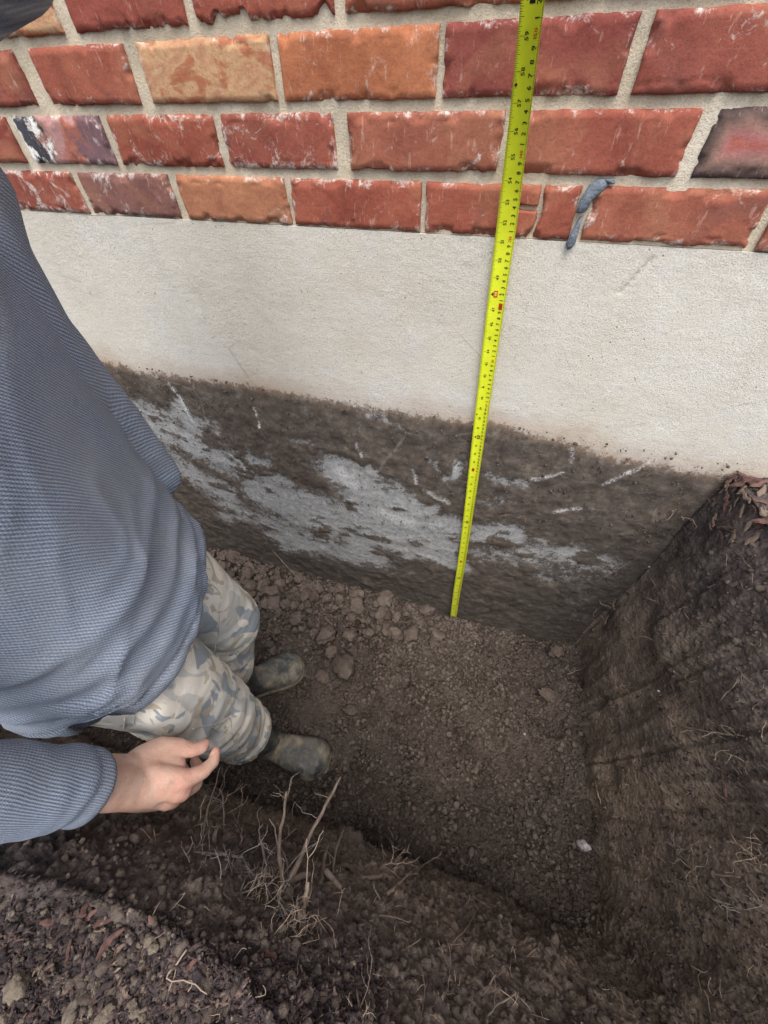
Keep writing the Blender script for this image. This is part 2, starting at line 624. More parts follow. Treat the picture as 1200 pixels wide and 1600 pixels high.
def mat_brick_tan():
    a = M('variegated_brick', .9, .2)
    info = brick_base('variegated_brick', a)
    v = a.noise(1.0, 5, .6, a.map((16, 20, 30), (0, -.75, 0), a._co), .5)
    c = a.ramp(v, [(.30, (.30, .085, .045)), (.43, (.36, .15, .08)), (.50, (.47, .29, .16)), (.60, (.40, .20, .115)), (.72, (.50, .36, .21))])
    return brick_finish(a, info, c, .6)


def mat_brick_burnt():
    a = M('burnt_brick', .85, .25)
    info = brick_base('burnt_brick', a)
    sx = a.n('ShaderNodeSeparateXYZ')
    a.set(sx.inputs[0], a.n('ShaderNodeTexCoord').outputs['Object'])
    v = a.noise(17, 5, .65, dist=1.2)
    g = a.math('ADD', a.math('MULTIPLY', sx.outputs['X'], 6.5), a.math('MULTIPLY', a.math('SUBTRACT', v, .5), 1.6))
    c = a.ramp(a.math('ADD', g, .5), [(.05, (.05, .05, .06)), (.22, (.035, .035, .045)), (.36, (.30, .16, .13)), (.55, (.38, .21, .20)), (.75, (.33, .11, .07)), (.92, (.16, .09, .10))])
    w = a.ramp(a.math('ADD', a.noise(22, 5, .7), a.math('MULTIPLY', sx.outputs['X'], -2.0)), [(.66, 0), (.72, 1)])
    c = a.mix(w, c, (.72, .70, .66))
    return brick_finish(a, info, c, .5)


def mat_brick_halo():
    a = M('flashed_brick', .85, .25)
    info = brick_base('flashed_brick', a)
    d = a.attr('rim')
    v = a.math('ADD', d, a.math('MULTIPLY', a.math('SUBTRACT', a.noise(26, 4), .5), .35))
    c = a.ramp(v, [(.0, (.06, .04, .04)), (.18, (.13, .085, .07)), (.34, (.27, .15, .12)), (.48, (.34, .14, .13)), (.7, (.34, .085, .055))])
    return brick_finish(a, info, c, .4)


BM = dict(red=mat_brick(), tan=mat_brick_tan(), burnt=mat_brick_burnt(), halo=mat_brick_halo())


def brick(x0, x1, z0, h, kind='red', col=(.33, .075, .042), white=.3, rough=1.0, chip=0.0, crack=None, seed=0, fine=True, proud=0.0, lz=0.0, rz=0.0):
    """one brick: its worn face, rounded arrises and the sides that run back into the mortar"""
    nx, nz = (64, 22) if fine else (10, 4)
    w = x1 - x0
    u = np.linspace(0, 1, nx)
    v = np.linspace(0, 1, nz)
    eu, ev = .006 / w, .006 / h
    u = np.concatenate([[0, eu * .35, eu], u[1:-1] * (1 - 2 * eu) + eu, [1 - eu, 1 - eu * .35, 1]])
    v = np.concatenate([[0, ev * .35, ev], v[1:-1] * (1 - 2 * ev) + ev, [1 - ev, 1 - ev * .35, 1]])
    U, W = np.meshgrid(u, v)
    X = (U - .5) * w
    Z = (W - .5) * h + (lz * (1 - U) + rz * U)
    s = np.array([seed * 3.7, seed * 1.3, seed * 7.1])
    P = np.stack([X, 0 * X, Z], -1)
    eb, et = sstep(.35, 0, W), sstep(.65, 1, W)
    el, er = sstep(.12, 0, U), sstep(.88, 1, U)
    Pb = np.stack([X, 0 * X + 3, 0 * Z], -1) + s
    nb = fbm(Pb * 46, 5, 40, .7)
    nb2 = fbm(Pb * 46 + 9, 5, 41, .7)
    Pl = np.stack([0 * X, 0 * X + 5, Z], -1) + s
    Z = Z + rough * .0021 * (nb * eb + nb2 * et) + chip * .010 * eb * sstep(.05, .30, fbm(Pb * 19 + 4, 5, 44, .65))
    X = X + rough * .004 * (fbm(Pl * 26, 3, 42) * el + fbm(Pl * 26 + 8, 3, 43) * er)
    du = np.minimum(U, 1 - U) * w
    dv = np.minimum(W, 1 - W) * h
    e = np.minimum(du, dv)
    y = -.002 - proud + .0034 * sstep(.005, 0, e) ** 1.5 + rough * .0010 * fbm((P + s) * 40, 5, 45, .65) + .001 * fbm((P + s) * 9, 2, 46)
    y = y + rough * .0045 * sstep(.05, .35, fbm((P + s) * 44, 4, 47)) * sstep(.014, .002, e)
    if crack is not None:
        Pc = np.stack([X, Z], -1) + .0015 * np.stack([fbm(P * 60, 3, 50), 0 * X], -1)
        for A, B in crack:
            y = y + .014 * sstep(.0036, .0008, seg_dist(Pc, A, B))
    V = [np.stack([X, y, Z], -1).reshape(-1, 3)]
    n, m = X.shape
    Fs = [grid_faces(n, m)]
    # skirts: rim loop walked round, twice, going back
    idx = np.arange(n * m).reshape(n, m)
    loop = np.concatenate([idx[0, :-1], idx[:-1, -1], idx[-1, :0:-1], idx[:0:-1, 0]])
    rim = V[0][loop]
    k = len(loop)
    back1 = rim + np.array([0, .012, 0])
    back1[:, [0, 2]] *= .997
    back2 = back1.copy()
    back2[:, 1] = .085
    base = n * m
    V += [back1, back2]
    j = np.arange(k)
    jn = (j + 1) % k
    Fs.append(np.stack([loop[j], base + j, base + jn, loop[jn]], -1))
    Fs.append(np.stack([base + j, base + k + j, base + k + jn, base + jn], -1))
    me = raw_mesh('brick', np.concatenate(V), Fs)
    edge = np.concatenate([sstep(.012, 0, e).ravel(), np.ones(2 * k)])
    set_attr(me, 'edge', edge)
    set_attr(me, 'rim', np.concatenate([(e / .05).ravel(), np.zeros(2 * k)]))
    o = link('brick', me, BM[kind], wall)
    o.location = ((x0 + x1) / 2, 0, z0 + h / 2)
    o.color = (*col, white)
    return o


RED = (.30, .088, .055)
DRED = (.25, .072, .050)
ORG = (.38, .150, .072)
PUR = (.195, .092, .078)
rows = {
    0: [(-1.10, -.903, 'red', DRED, .75, {}), (-.886, -.677, 'red', PUR, .45, {}), (-.660, -.443, 'red', (.41, .18, .098), .4, {}),
        (-.434, -.206, 'red', RED, .45, {}), (-.195, .029, 'red', (.30, .09, .056), .3, {'crack': [((.058, .034), (.062, -.004)), ((.062, -.004), (.054, -.034)), ((.030, .006), (.062, .004))], 'rough': 1.3}),
        (.046, .263, 'red', (.30, .10, .063), .35, {'lz': .001, 'rz': .001, 'rough': 1.2, 'chip': .3}), (.276, .49, 'red', RED, .3, {})],
    1: [(-1.21, -.998, 'red', DRED, .3, {}), (-.977, -.780, 'burnt', PUR, .6, {}), (-.763, -.553, 'red', RED, .55, {}), (-.541, -.343, 'red', DRED, .7, {}),
        (-.320, -.094, 'red', (.29, .10, .063), .4, {'chip': .25}), (-.080, .141, 'red', (.285, .085, .056), .25, {}), (.158, .372, 'halo', DRED, .1, {})],
    2: [(-1.11, -.903, 'red', DRED, .2, {}), (-.867, -.678, 'red', (.295, .088, .056), .3, {}), (-.653, -.430, 'tan', ORG, .3, {}), (-.418, -.191, 'red', (.40, .15, .072), .35, {}),
        (-.181, .038, 'red', (.23, .064, .050), .4, {}), (.052, .275, 'red', (.26, .076, .054), .2, {})],
    3: [(-1.0, -.780, 'tan', RED, .3, {'chip': .3}), (-.754, -.553, 'red', (.26, .07, .05), .25, {'chip': .2}), (-.537, -.329, 'red', (.27, .075, .05), .3, {'chip': .7, 'rough': 1.2}),
        (-.313, -.09, 'red', (.30, .095, .055), .2, {}), (-.075, .14, 'red', RED, .2, {}), (.155, .37, 'red', RED, .3, {})],
}
n_b = 0
for r in range(10):
    lst = list(rows.get(r, []))
    if not lst:
        x = -1.1 + (.12 if r % 2 else 0)
        lst = [(x, x + .215, 'red', RED, .3, {})]
    pal = [RED, DRED, (.36, .09, .05), ORG, (.30, .065, .045), PUR]
    x = lst[0][0]
    while x > X0W + .24:
        lst.insert(0, (x - .018 - .212, x - .018, 'red', pal[RNG.integers(6)], float(RNG.uniform(.1, .6)), {'fine': False}))
        x -= .23
    x = lst[-1][1]
    while x < X1W - .24:
        lst.append((x + .018, x + .23, 'red', pal[RNG.integers(6)], float(RNG.uniform(.1, .6)), {'fine': False}))
        x += .23
    for (a, b, kd, c, w, kw) in lst:
        n_b += 1
        brick(a, b, ROW_Z[r], BRH, kd, c, w, seed=n_b, proud=float(RNG.uniform(0, .002)), **kw)

# bluish sealant squeezed into the gap beside the chipped brick
a_ = M('blue_grey_sealant', .55, .4)
MAT_SEAL = a_.out(a_.ramp(a_.noise(60, 4), [(.3, (.095, .115, .145)), (.7, (.19, .22, .26))]), a_.bump(a_.noise(140, 5, .7), .9, .006))
mb = MB()


def blob_strip(mb, pts, rx, ry, seed):
    rings = []
    th = np.arange(14) * 2 * math.pi / 14
    for i, (x, y, z) in enumerate(pts):
        wob = 1 + .45 * fbm(np.stack([np.cos(th), np.sin(th), 0 * th + i * .6 + seed], -1) * 1.5, 2, seed)
        rings.append(np.stack([x + rx[i] * wob * np.cos(th), y + ry * np.sin(th), z + 0 * th], -1))
    mb.add(*loft(rings))


blob_strip(mb, [(.052, .001, 1.372), (.050, -.001, 1.366), (.044, -.002, 1.358), (.038, -.003, 1.348), (.036, -.002, 1.338), (.034, .0, 1.334)],
           [.005, .012, .0105, .0075, .0070, .004], .0042, 3)
blob_strip(mb, [(.058, .000, 1.3725), (.062, .000, 1.3695), (.066, .000, 1.3675)], [.006, .007, .002], .004, 8)
blob_strip(mb, [(.0385, .001, 1.329), (.036, -.002, 1.318), (.034, -.004, 1.306), (.033, -.005, 1.296), (.033, -.004, 1.290)],
           [.0015, .0035, .0058, .0065, .003], .005, 5)
mb.build('sealant_smear', MAT_SEAL, wall)


# ================================================================== GROUND
ZG = 0.93                      # level of the yard; the floor of the pit is z = 0


def floor_height(X, Y):
    P = np.stack([X, Y, 0 * X], -1)
    heap = sstep(-.05, -.45, X) * sstep(-.42, -.05, Y + .06 * fbm(P * 5, 3, 60))
    z = .014 * fbm(P * 4, 4, 61) + .030 * heap * (.8 + .5 * fbm(P * 6, 3, 62)) + .055 * sstep(.34, .47, X + .05 * fbm(P * 7, 3, 76)) + .10 * sstep(-.58, -.80, Y + .07 * fbm(P * 6, 3, 77))
    trod = sstep(.30, .12, np.hypot((X + .48) * .9, (Y + .56) * 1.3))
    W = P + .012 * np.stack([fbm(P * 22, 3, 63), fbm(P * 22, 3, 64), 0 * X], -1)
    f1, f2, idv = worley(W * 26, 65)
    g1, g2, idg = worley(W * 62 + 5, 66)
    k1, k2, idk = worley(W * 130 + 9, 72)
    rub = np.clip(heap + .35 + .35 * fbm(P * 3 + 5, 3, 67), 0, 1.2) * (1 - .65 * trod)
    cob = sstep(.0, .16, f2 - f1) * (.45 + .9 * idv)
    sm = sstep(.0, .15, g2 - g1) * (.4 + idg)
    ti = sstep(.0, .3, k2 - k1) * (.4 + idk)
    z = z + rub * .021 * (cob - .6) + (.005 + .007 * rub) * (sm - .5) + .0035 * (ti - .5) * (1 - .4 * trod) + .003 * fbm(P * 60, 4, 68)
    # shrinkage cracks in the trodden part
    c1, c2, _ = worley(W * 15 + 3, 69)
    z = z - .010 * sstep(.06, .0, c2 - c1) * sstep(-.1, .2, fbm(P * 5, 2, 70)) * (1 - heap)
    z = z * (1 - .55 * trod)
    hole = sstep(.045, .02, np.hypot((X - .395) * .9, (Y + .30) * .8) + .012 * fbm(P * 30, 3, 71))
    z = np.minimum(z, -.004 + .35 * np.maximum(np.hypot(X, (Y + .012) * 1.0) - .022, 0) + .03 * (np.hypot(X, Y) > .12))
    return z - .03 * hole


def soil_bump(a, fine=1.0):
    h = a.math('ADD', a.math('MULTIPLY', a.noise(55, 8, .75), 1.2), a.math('MULTIPLY', a.noise(300, 4, .75), .55))
    v = a.voro(120, 'F1')
    v2 = a.voro(45, 'F1', a.map((1, 1, 1), (.3, .2, 0)))
    return a.math('ADD', h, a.math('SUBTRACT', 0.0, a.math('ADD', a.math('MULTIPLY', v, .9), a.math('MULTIPLY', v2, .6))))


def mat_floor():
    a = M('pit_floor_soil', .96, .12)
    c = a.ramp(a.noise(7, 6, .62), [(.3, (.074, .057, .047)), (.5, (.104, .082, .069)), (.72, (.138, .111, .094))])
    c = a.mix(.6, c, a.ramp(a.noise(150, 5, .75), [(.28, .5), (.5, 1.0), (.75, 1.4)]), 'MULTIPLY')
    c = a.mix(a.ramp(a.noise(33, 4, .7), [(.60, 0), (.74, .55)]), c, (.105, .080, .062))
    c = a.mix(a.ramp(a.voro(210), [(.05, .8), (.1, 0)]), c, a.mix(a.noise(9, 2), (.03, .023, .02), (.15, .13, .11)))
    crk = a.ramp(a.voro(48, 'DISTANCE_TO_EDGE', a.map((1, 1, 1)), rand=1.0), [(.0, 1), (.07, 0)])
    crk = a.math('MULTIPLY', crk, a.ramp(a.noise(11, 4, .6), [(.42, 0), (.6, 1)]))
    c = a.mix(a.math('MULTIPLY', crk, .6), c, (.022, .016, .013))
    c = a.mix(a.ramp(a.noise(24, 6, .75), [(.33, .75), (.45, 0)]), c, (.034, .025, .021))
    return a.out(c, a.bump(a.math('SUBTRACT', soil_bump(a), a.math('MULTIPLY', crk, 1.2)), .9, .012))


MAT_FLOOR = mat_floor()
xs = np.concatenate([np.linspace(-1.75, -1.12, 90)[:-1], np.arange(-1.12, .60, .0036)])
ys = np.arange(-.92, .034, .0036)
X, Y = np.meshgrid(xs, ys)
Zf = floor_height(X, Y)
VF = np.stack([X, Y, Zf], -1)
FF = grid_faces(*X.shape)
mb = MB()
mb.add(VF, FF)
tag(mb.build('pit_floor', MAT_FLOOR), 'trodden crumbly brown soil floor of the pit', kind='structure')
BV_FLOOR = BVHTree.FromPolygons(VF.reshape(-1, 3).tolist(), FF.tolist())

# banks of the pit and the yard around them: one sheet, run along the pit's edge and from its foot out to the horizon
CTRL = np.array([
    # floor edge x, y, lip x, y, outward x, y, samples
    [-1.60, .03, -1.70, .03, -1, 0, 12], [-1.60, -.50, -1.70, -.55, -1, -.1, 14], [-1.55, -.78, -1.65, -.95, -1, -1, 16],
    [-1.30, -.80, -1.28, -.98, -.2, -1, 40], [-.90, -.80, -.82, -.95, -.08, -1, 75], [-.60, -.79, -.52, -.900, -.06, -1, 70],
    [-.35, -.785, -.28, -.866, -.02, -1, 70], [-.10, -.775, -.09, -.888, .04, -1, 55], [.08, -.77, .06, -.965, .08, -1, 50],
    [.25, -.765, .22, -1.03, .14, -1, 70], [.42, -.755, .56, -1.08, 1, -1, 70], [.47, -.62, .64, -.78, 1, -.3, 75],
    [.465, -.40, .58, -.43, 1, 0, 65], [.468, -.20, .505, -.20, 1, 0, 70], [.452, .035, .445, .035, 1, 0, 1]], float)
tt = np.concatenate([np.linspace(i, i + 1, int(CTRL[i, 6]), endpoint=False) for i in range(len(CTRL) - 1)] + [[len(CTRL) - 1]])


def crom(t, col):
    i = np.clip(t.astype(int), 0, len(CTRL) - 2)
    f = t - i
    p = CTRL[:, col]
    p0, p1, p2, p3 = p[np.maximum(i - 1, 0)], p[i], p[i + 1], p[np.minimum(i + 2, len(p) - 1)]
    c = p1 + .5 * f * (p2 - p0 + f * (2 * p0 - 5 * p1 + 4 * p2 - p3 + f * (3 * (p1 - p2) + p3 - p0)))
    return .75 * c + .25 * (p1 + f * (p2 - p1))


bx, by, tx, ty, ox, oy = [crom(tt, k) for k in range(6)]
ol = np.hypot(ox, oy)
ox, oy = ox / ol, oy / ol
ns = 235
s = np.linspace(-.05, 1, ns)
g = np.where(s < 0, s * 1.0, s)
near = np.concatenate([np.linspace(.004, .42, 105), np.linspace(.44, 1.2, 30), np.geomspace(1.35, 60, 22)])
pw = 1.15 + 1.5 * sstep(10.5, 9.0, tt)[:, None]
prof2 = np.sign(g)[None] * np.abs(g)[None] ** pw
XF = bx[:, None] + (tx - bx)[:, None] * prof2
YF = by[:, None] + (ty - by)[:, None] * prof2
ZF = np.broadcast_to(ZG * s[None], XF.shape).copy()
# rounded lip
lip = sstep(.90, 1.0, s)[None]
XF = XF + ox[:, None] * lip * .012
YF = YF + oy[:, None] * lip * .012
ZF = ZF - .006 * lip
XN = XF[:, -1:] + ox[:, None] * near[None]
YN = YF[:, -1:] + oy[:, None] * near[None]
ZN = ZF[:, -1:] + .012 * sstep(0, .12, near)[None] + 0 * XN
XB, YB, ZB = np.concatenate([XF, XN], 1), np.concatenate([YF, YN], 1), np.concatenate([ZF, ZN], 1)
yard = np.concatenate([np.zeros(ns), sstep(.02, .08, near)])[None] + 0 * XB
G = np.stack([XB, YB, ZB], -1)
# normals of the smooth sheet, then earth relief along them
du_ = np.gradient(G, axis=0)
dv_ = np.gradient(G, axis=1)
NN = np.cross(dv_, du_)
NN /= np.linalg.norm(NN, axis=-1, keepdims=True) + 1e-12
if NN[len(tt) // 2, -40, 2] < 0:
    NN = -NN
big = fbm(G * 3.2, 4, 80)
mid = fbm(G * np.array([9, 9, 6]), 5, 81, .55)
T_ = np.broadcast_to((tt * 3.2)[:, None], XB.shape)
spade = fbm(np.stack([T_ * .75 + .10 * mid, ZB * .9 + T_ * .05, 0 * T_], -1), 4, 82, .5)
WG = .55 * np.stack([fbm(G * 14 + 3, 3, 301), fbm(G * 14 + 8, 3, 302), fbm(G * 14 + 13, 3, 303)], -1)
f1, f2, idv = worley(G * 30 + WG, 83)
g1, g2, idg = worley(G * 75 + 1.6 * WG, 84)
clod = sstep(0, .3, f2 - f1) * (.3 + idv)
clod2 = sstep(0, .28, g2 - g1) * (.3 + idg)
grit = fbm(G * 70, 4, 85, .65)
right = sstep(10.0, 11.0, tt)[:, None] + 0 * XB
front = 1 - right
low = sstep(.70, .45, ZB + .10 * big)
face = 1 - yard
fringe = sstep(.004, .05, -YB)
amp = (.020 + .012 * right * face) * big + .013 * mid * (1 - .45 * right * face) + face * right * ((.35 + .65 * low) * .030 * spade - .007 * sstep(.62, .9, 1 - np.abs(fbm(np.stack([T_ * 1.6, ZB * .55, 0 * T_ + 4], -1), 3, 89)) * 2.2)) + face * (1 - right * (.70 + .25 * low)) * (.006 * (clod - .6) + .006 * (clod2 - .5)) + .0055 * grit * (1 - .62 * right * face) \
    + face * right * .0012 * fbm(G * 150, 3, 88, .7)
# lumps of the yard: shredded bark and crumbs of earth
y1, y2, idy = worley(G * np.array([105, 150, 105]) + .5 * mid[..., None], 86)
w1, w2, idw = worley(G * 230 + 3, 87)
amp = amp * (1 - .45 * yard) + yard * (.0065 * (sstep(0, .35, y2 - y1) * (.2 + idy) - .5) + .0035 * (sstep(0, .3, w2 - w1) * (.2 + idw) - .5))
# undercut where rain has washed the near lip
ero = front * sstep(.70, .86, np.concatenate([s, np.ones(len(near))]))[None] * face
amp = amp - ero * .010 * (.5 + big)
amp = amp * np.concatenate([np.ones(ns + 105), np.linspace(1, .6, 30), np.full(22, .5)])[None]
G2 = G + NN * (amp * (.75 + .25 * fringe))[..., None]
G2[..., 2] = np.where(G2[..., 2] < -.06, -.06, G2[..., 2])
G2[..., 1] = np.minimum(G2[..., 1], .06)
GFc = grid_faces(*XB.shape)
me = raw_mesh('ground', G2.reshape(-1, 3), [GFc[:, ::-1]])
set_attr(me, 'yard', np.clip(yard + .0 * XB, 0, 1))
set_attr(me, 'right', right)


def mat_ground():
    a = M('dug_earth', .95, .14)
    z = a.n('ShaderNodeSeparateXYZ')
    a.set(z.inputs[0], a.co())
    zz = z.outputs['Z']
    clay = a.ramp(a.noise(8, 6, .62, dist=.3), [(.3, (.145, .108, .083)), (.5, (.205, .158, .123)), (.72, (.265, .212, .168))])
    top = a.ramp(a.noise(10, 6, .65), [(.3, (.046, .036, .035)), (.5, (.084, .067, .063)), (.72, (.14, .114, .107))])
    rr = a.attr('right')
    lay = a.math('ADD', zz, a.math('MULTIPLY', a.math('SUBTRACT', a.noise(5, 5, .65), .5), .55))
    lay = a.math('ADD', lay, a.math('MULTIPLY', rr, -.03))
    shelf = a.math('MULTIPLY', a.math('SUBTRACT', 1.0, rr), a.ramp(zz, [(.62, 0), (.80, 1)]))
    lay = a.math('SUBTRACT', lay, a.math('MULTIPLY', shelf, .16))
    hum = a.ramp(lay, [(.50, 0), (.76, 1)])
    c = a.mix(hum, clay, top)
    c = a.mix(a.ramp(a.noise(17, 6, .75, dist=.8), [(.54, 0), (.68, .65)]), c, (.175, .14, .11))
    c = a.mix(a.ramp(a.noise(4.5, 5, .7, dist=.6), [(.36, .7), (.50, 0)]), c, (.045, .036, .034))
    c = a.mix(a.math('MULTIPLY', a.ramp(a.noise(6, 5, .65, a.map((1, 1, .6)), .4), [(.56, 0), (.68, 1)]), .6), c, (.036, .031, .032))
    # shredded bark of the yard
    chips = a.voro(1.0, 'F1', a.map((210, 340, 260), (.2, .3, .6)), 'Color')
    sx = a.n('ShaderNodeSeparateColor')
    a.set(sx.inputs[0], chips)
    mul = a.ramp(sx.outputs[0], [(.0, (.022, .016, .017)), (.45, (.042, .031, .032)), (.70, (.068, .050, .047)), (.84, (.125, .090, .076)), (.95, (.22, .175, .13))])
    mul = a.mix(.5, mul, a.ramp(a.noise(90, 5, .7), [(.3, .5), (.7, 1.5)]), 'MULTIPLY')
    c = a.mix(a.attr('yard'), c, mul)
    c = a.mix(.6, c, a.ramp(a.noise(140, 6, .78), [(.28, .42), (.5, 1.0), (.75, 1.5)]), 'MULTIPLY')
    spk = a.ramp(a.voro(190), [(.05, .8), (.09, 0)])
    c = a.mix(a.math('MULTIPLY', spk, a.ramp(a.noise(15, 3), [(.45, 0), (.6, 1)])), c, (.30, .26, .22))
    scr = a.noise(1.0, 5, .65, a.map((26, 14, 3.2), (.12, 0, .05)))
    c = a.mix(a.math('MULTIPLY', a.math('MULTIPLY', a.ramp(scr, [(.54, 0), (.66, .8)]), rr), a.math('SUBTRACT', 1.0, hum)), c, (.205, .168, .135))
    hgt = soil_bump(a)
    hgt = a.mix(rr, hgt, a.math('MULTIPLY', hgt, .62))
    return a.out(c, a.bump(hgt, .8, .008))


MAT_GROUND = mat_ground()
tag(link('ground', me, MAT_GROUND), 'dug earth banks of the pit and the bark strewn yard around it', kind='structure')
BV_GROUND = BVHTree.FromPolygons(G2[:, :ns + 140].reshape(-1, 3).tolist(), grid_faces(len(tt), ns + 140).tolist())


def pix_ray(u, v):
    d = CR * ((u - 600) / 599.4) + CD * ((v - 800) / 599.4) + CF
    return d / np.linalg.norm(d)


def hit(u, v):
    """first point of earth or wall seen at a place of the photograph"""
    d = Vector(pix_ray(u, v))
    o = Vector(CAM_LOC)
    best = None
    for bv in (BV_FLOOR, BV_GROUND):
        p, nrm, _, dist = bv.ray_cast(o, d)
        if p is not None and (best is None or dist < best[2]):
            if nrm.dot(d) > 0: nrm = -nrm
            best = (np.array(p), np.array(nrm), dist)
    if d.y > 1e-6:
        t = (-.002 - o.y) / d.y
        if best is None or t < best[2]:
            best = (np.array(o + d * t), np.array([0, -1.0, 0]), t)
    return best


def down(x, y, zmax=2.0):
    best = None
    for bv in (BV_FLOOR, BV_GROUND):
        p, nrm, _, dist = bv.ray_cast(Vector((x, y, zmax)), Vector((0, 0, -1)))
        if p is not None and (best is None or p.z > best[0][2]):
            if nrm.z < 0: nrm = -nrm
            best = (np.array(p), np.array(nrm))
    return best


def onz(u, v, z):
    d = pix_ray(u, v)
    return CAM_LOC + d * ((z - CAM_LOC[2]) / d[2])


# ================================================================== CLODS AND CRUMBS
def mat_clod():
    a = M('earth_clod', .96, .12)
    info = a.n('ShaderNodeObjectInfo')
    c = a.ramp(a.noise(16, 5, .65), [(.3, (.074, .057, .047)), (.5, (.106, .083, .069)), (.72, (.142, .114, .095))])
    c = a.mix(.55, c, a.ramp(a.noise(170, 5, .75), [(.28, .5), (.5, 1.0), (.75, 1.4)]), 'MULTIPLY')
    c = a.mix(1.0, c, a.ramp(info.outputs['Random'], [(0, .80), (1, 1.18)]), 'MULTIPLY')
    return a.out(c, a.bump(soil_bump(a), .8, .006))


MAT_CLOD = mat_clod()


def lump(r, seed, sub=ICO3, rough=.5, stretch=(1, 1, 1)):
    V, F = sub
    n = fbm(V * 1.1 + seed * 5.3, 3, 90)
    f1, f2, _ = worley(V * 1.7 + seed * 2.1, 91)
    k = .82 + rough * .55 * n + .30 * rough * sstep(0, .30, f2 - f1) + .16 * rough * fbm(V * 4 + seed, 3, 92)
    return V * k[:, None] * r * np.asarray(stretch), F


CLOD_MESH = []
for i in range(14):
    V, F = lump(.015, i + 1, ICO3, .95, RNG.uniform(.75, 1.25, 3) * np.array([1.1, 1, .85]))
    CLOD_MESH.append(raw_mesh('soil_clod', V, [F], True))
    CLOD_MESH[-1].materials.append(MAT_CLOD)


def clod(p, r, label, group=None, k=None, sc=(1, 1, 1), rot=None, name='soil_clod', sink=.25):
    o = bpy.data.objects.new(name, CLOD_MESH[k if k is not None else int(RNG.integers(14))])
    COL.objects.link(o)
    o.location = (p[0], p[1], p[2] + r * (1 - sink) * .6)
    o.rotation_euler = rot or tuple(RNG.uniform(-.5, .5, 2)) + (RNG.uniform(0, 6.28),)
    o.scale = (r * sc[0] / .015, r * sc[1] / .015, r * sc[2] / .015)
    return tag(o, label, 'clod', group)


NAMED = [((537, 1043), .034, (.75, 1.25, .8), 'long lumpy clod standing on the floor ahead of the upper boot'),
         ((512, 995), .027, (1.3, .8, .8), 'flat broad clod at the foot of the crumbly heap, behind the long lumpy clod'),
         ((667, 955), .021, (1, 1, 1), 'round brown clod lying just left of the bottom end of the tape'),
         ((607, 985), .021, (1.1, 1, .8), 'squarish clod on the heap midway between tape and long lumpy clod'),
         ((463, 948), .015, (1, 1, 1), 'small greyish clod in the middle of the crumbly heap'),
         ((558, 950), .020, (1, 1.2, .8), 'upright clod on the upper heap against the foundation'),
         ((545, 1318), .020, (1, 1, .7), 'smooth rounded clod on the dark floor beside the bank roots'),
         ((548, 1112), .017, (1.1, 1, .7), 'half buried clod on the bare floor between the boots and the tape'),
         ((855, 1088), .021, (1.15, .95, .6), 'flat slab of earth beside the dark hollow near the right bank'),
         ((868, 1022), .022, (1, 1, .8), 'pinkish brown clod at the foot of the right bank by the wall'),
         ((420, 945), .018, (1, 1, 1), 'clod resting at the heap edge beside the left trouser knee')]
for (u, v), r, sc, lb in NAMED:
    p, nrm, _ = hit(u, v)
    clod(p, r * 1.32, lb, None, None, sc, sink=.05)
heap_lb = 'lumpy brown clod among many alike in the crumbly heap along the foundation'
cnt = 0
while cnt < 225:
    x = RNG.uniform(-1.12, -.02)
    y = -abs(RNG.normal(0, .13)) - .012
    if y < -.40 - .1 * RNG.random() or (x > -.25 and RNG.random() < .55): continue
    if math.hypot(x + .56, y + .42) < .13 or math.hypot(x + .42, y + .64) < .15: continue
    h = down(x, y, .5)
    if h is None: continue
    r = float(np.clip(RNG.lognormal(math.log(.0158), .40), .008, .033))
    if math.hypot(x, y) < .05: continue
    lb = ('sizeable' if r > .0175 else ('middling' if r > .0125 else 'small')) + ' lumpy heap clod ' + \
        ('hard against the foundation' if y > -.075 else ('amid the heap' if y > -.19 else 'on the outer fringe')) + (', nearer the trouser leg' if x < -.55 else ', nearer the tape')
    clod(h[0], r, lb, 'clods in the heap along the wall', sink=.15)
    cnt += 1


def crumbs(name, pts, rad, m, ic, label, cat, variants=10, rough=.8, flat=None):
    Vv = [lump(1.0, 40 + i, ic, rough, RNG.uniform(.7, 1.3, 3))[0] for i in range(variants)]
    F = ic[1]
    n = len(pts)
    k = RNG.integers(0, variants, n)
    ang = RNG.uniform(0, 6.28, n)
    base = np.stack(Vv)[k]
    ca, sa = np.cos(ang)[:, None], np.sin(ang)[:, None]
    x = base[..., 0] * ca - base[..., 1] * sa
    y = base[..., 0] * sa + base[..., 1] * ca
    V = np.stack([x, y, base[..., 2]], -1) * rad[:, None, None] + pts[:, None]
    FF_ = F[None] + (np.arange(n) * base.shape[1])[:, None, None]
    mb = MB()
    mb.add(V.reshape(-1, 3), FF_.reshape(-1, 3))
    o = mb.build(name, m)
    return tag(o, label, cat, None, 'stuff')


def scatter(n, fx, fy, keep=None, zmax=.6):
    out, nr = [], []
    for _ in range(n):
        x, y = fx(), fy()
        if keep and not keep(x, y): continue
        h = down(x, y, zmax)
        if h is not None:
            out.append(h[0]); nr.append(h[1])
    return np.array(out), np.array(nr)


pts, _ = scatter(7000, lambda: RNG.uniform(-1.15, .47), lambda: RNG.uniform(-.80, -.004), None, .5)
pts2, _ = scatter(3600, lambda: RNG.uniform(-1.15, .1), lambda: -abs(RNG.normal(0, .16)) - .004, lambda x, y: y > -.5, .5)
pts = np.concatenate([pts, pts2])
rad = np.clip(RNG.lognormal(math.log(.0038), .45, len(pts)), .0014, .0100)
crumbs('soil_crumbs', pts, rad, MAT_CLOD, ICO2, 'loose crumbs of brown soil over the floor of the pit', 'crumbs')


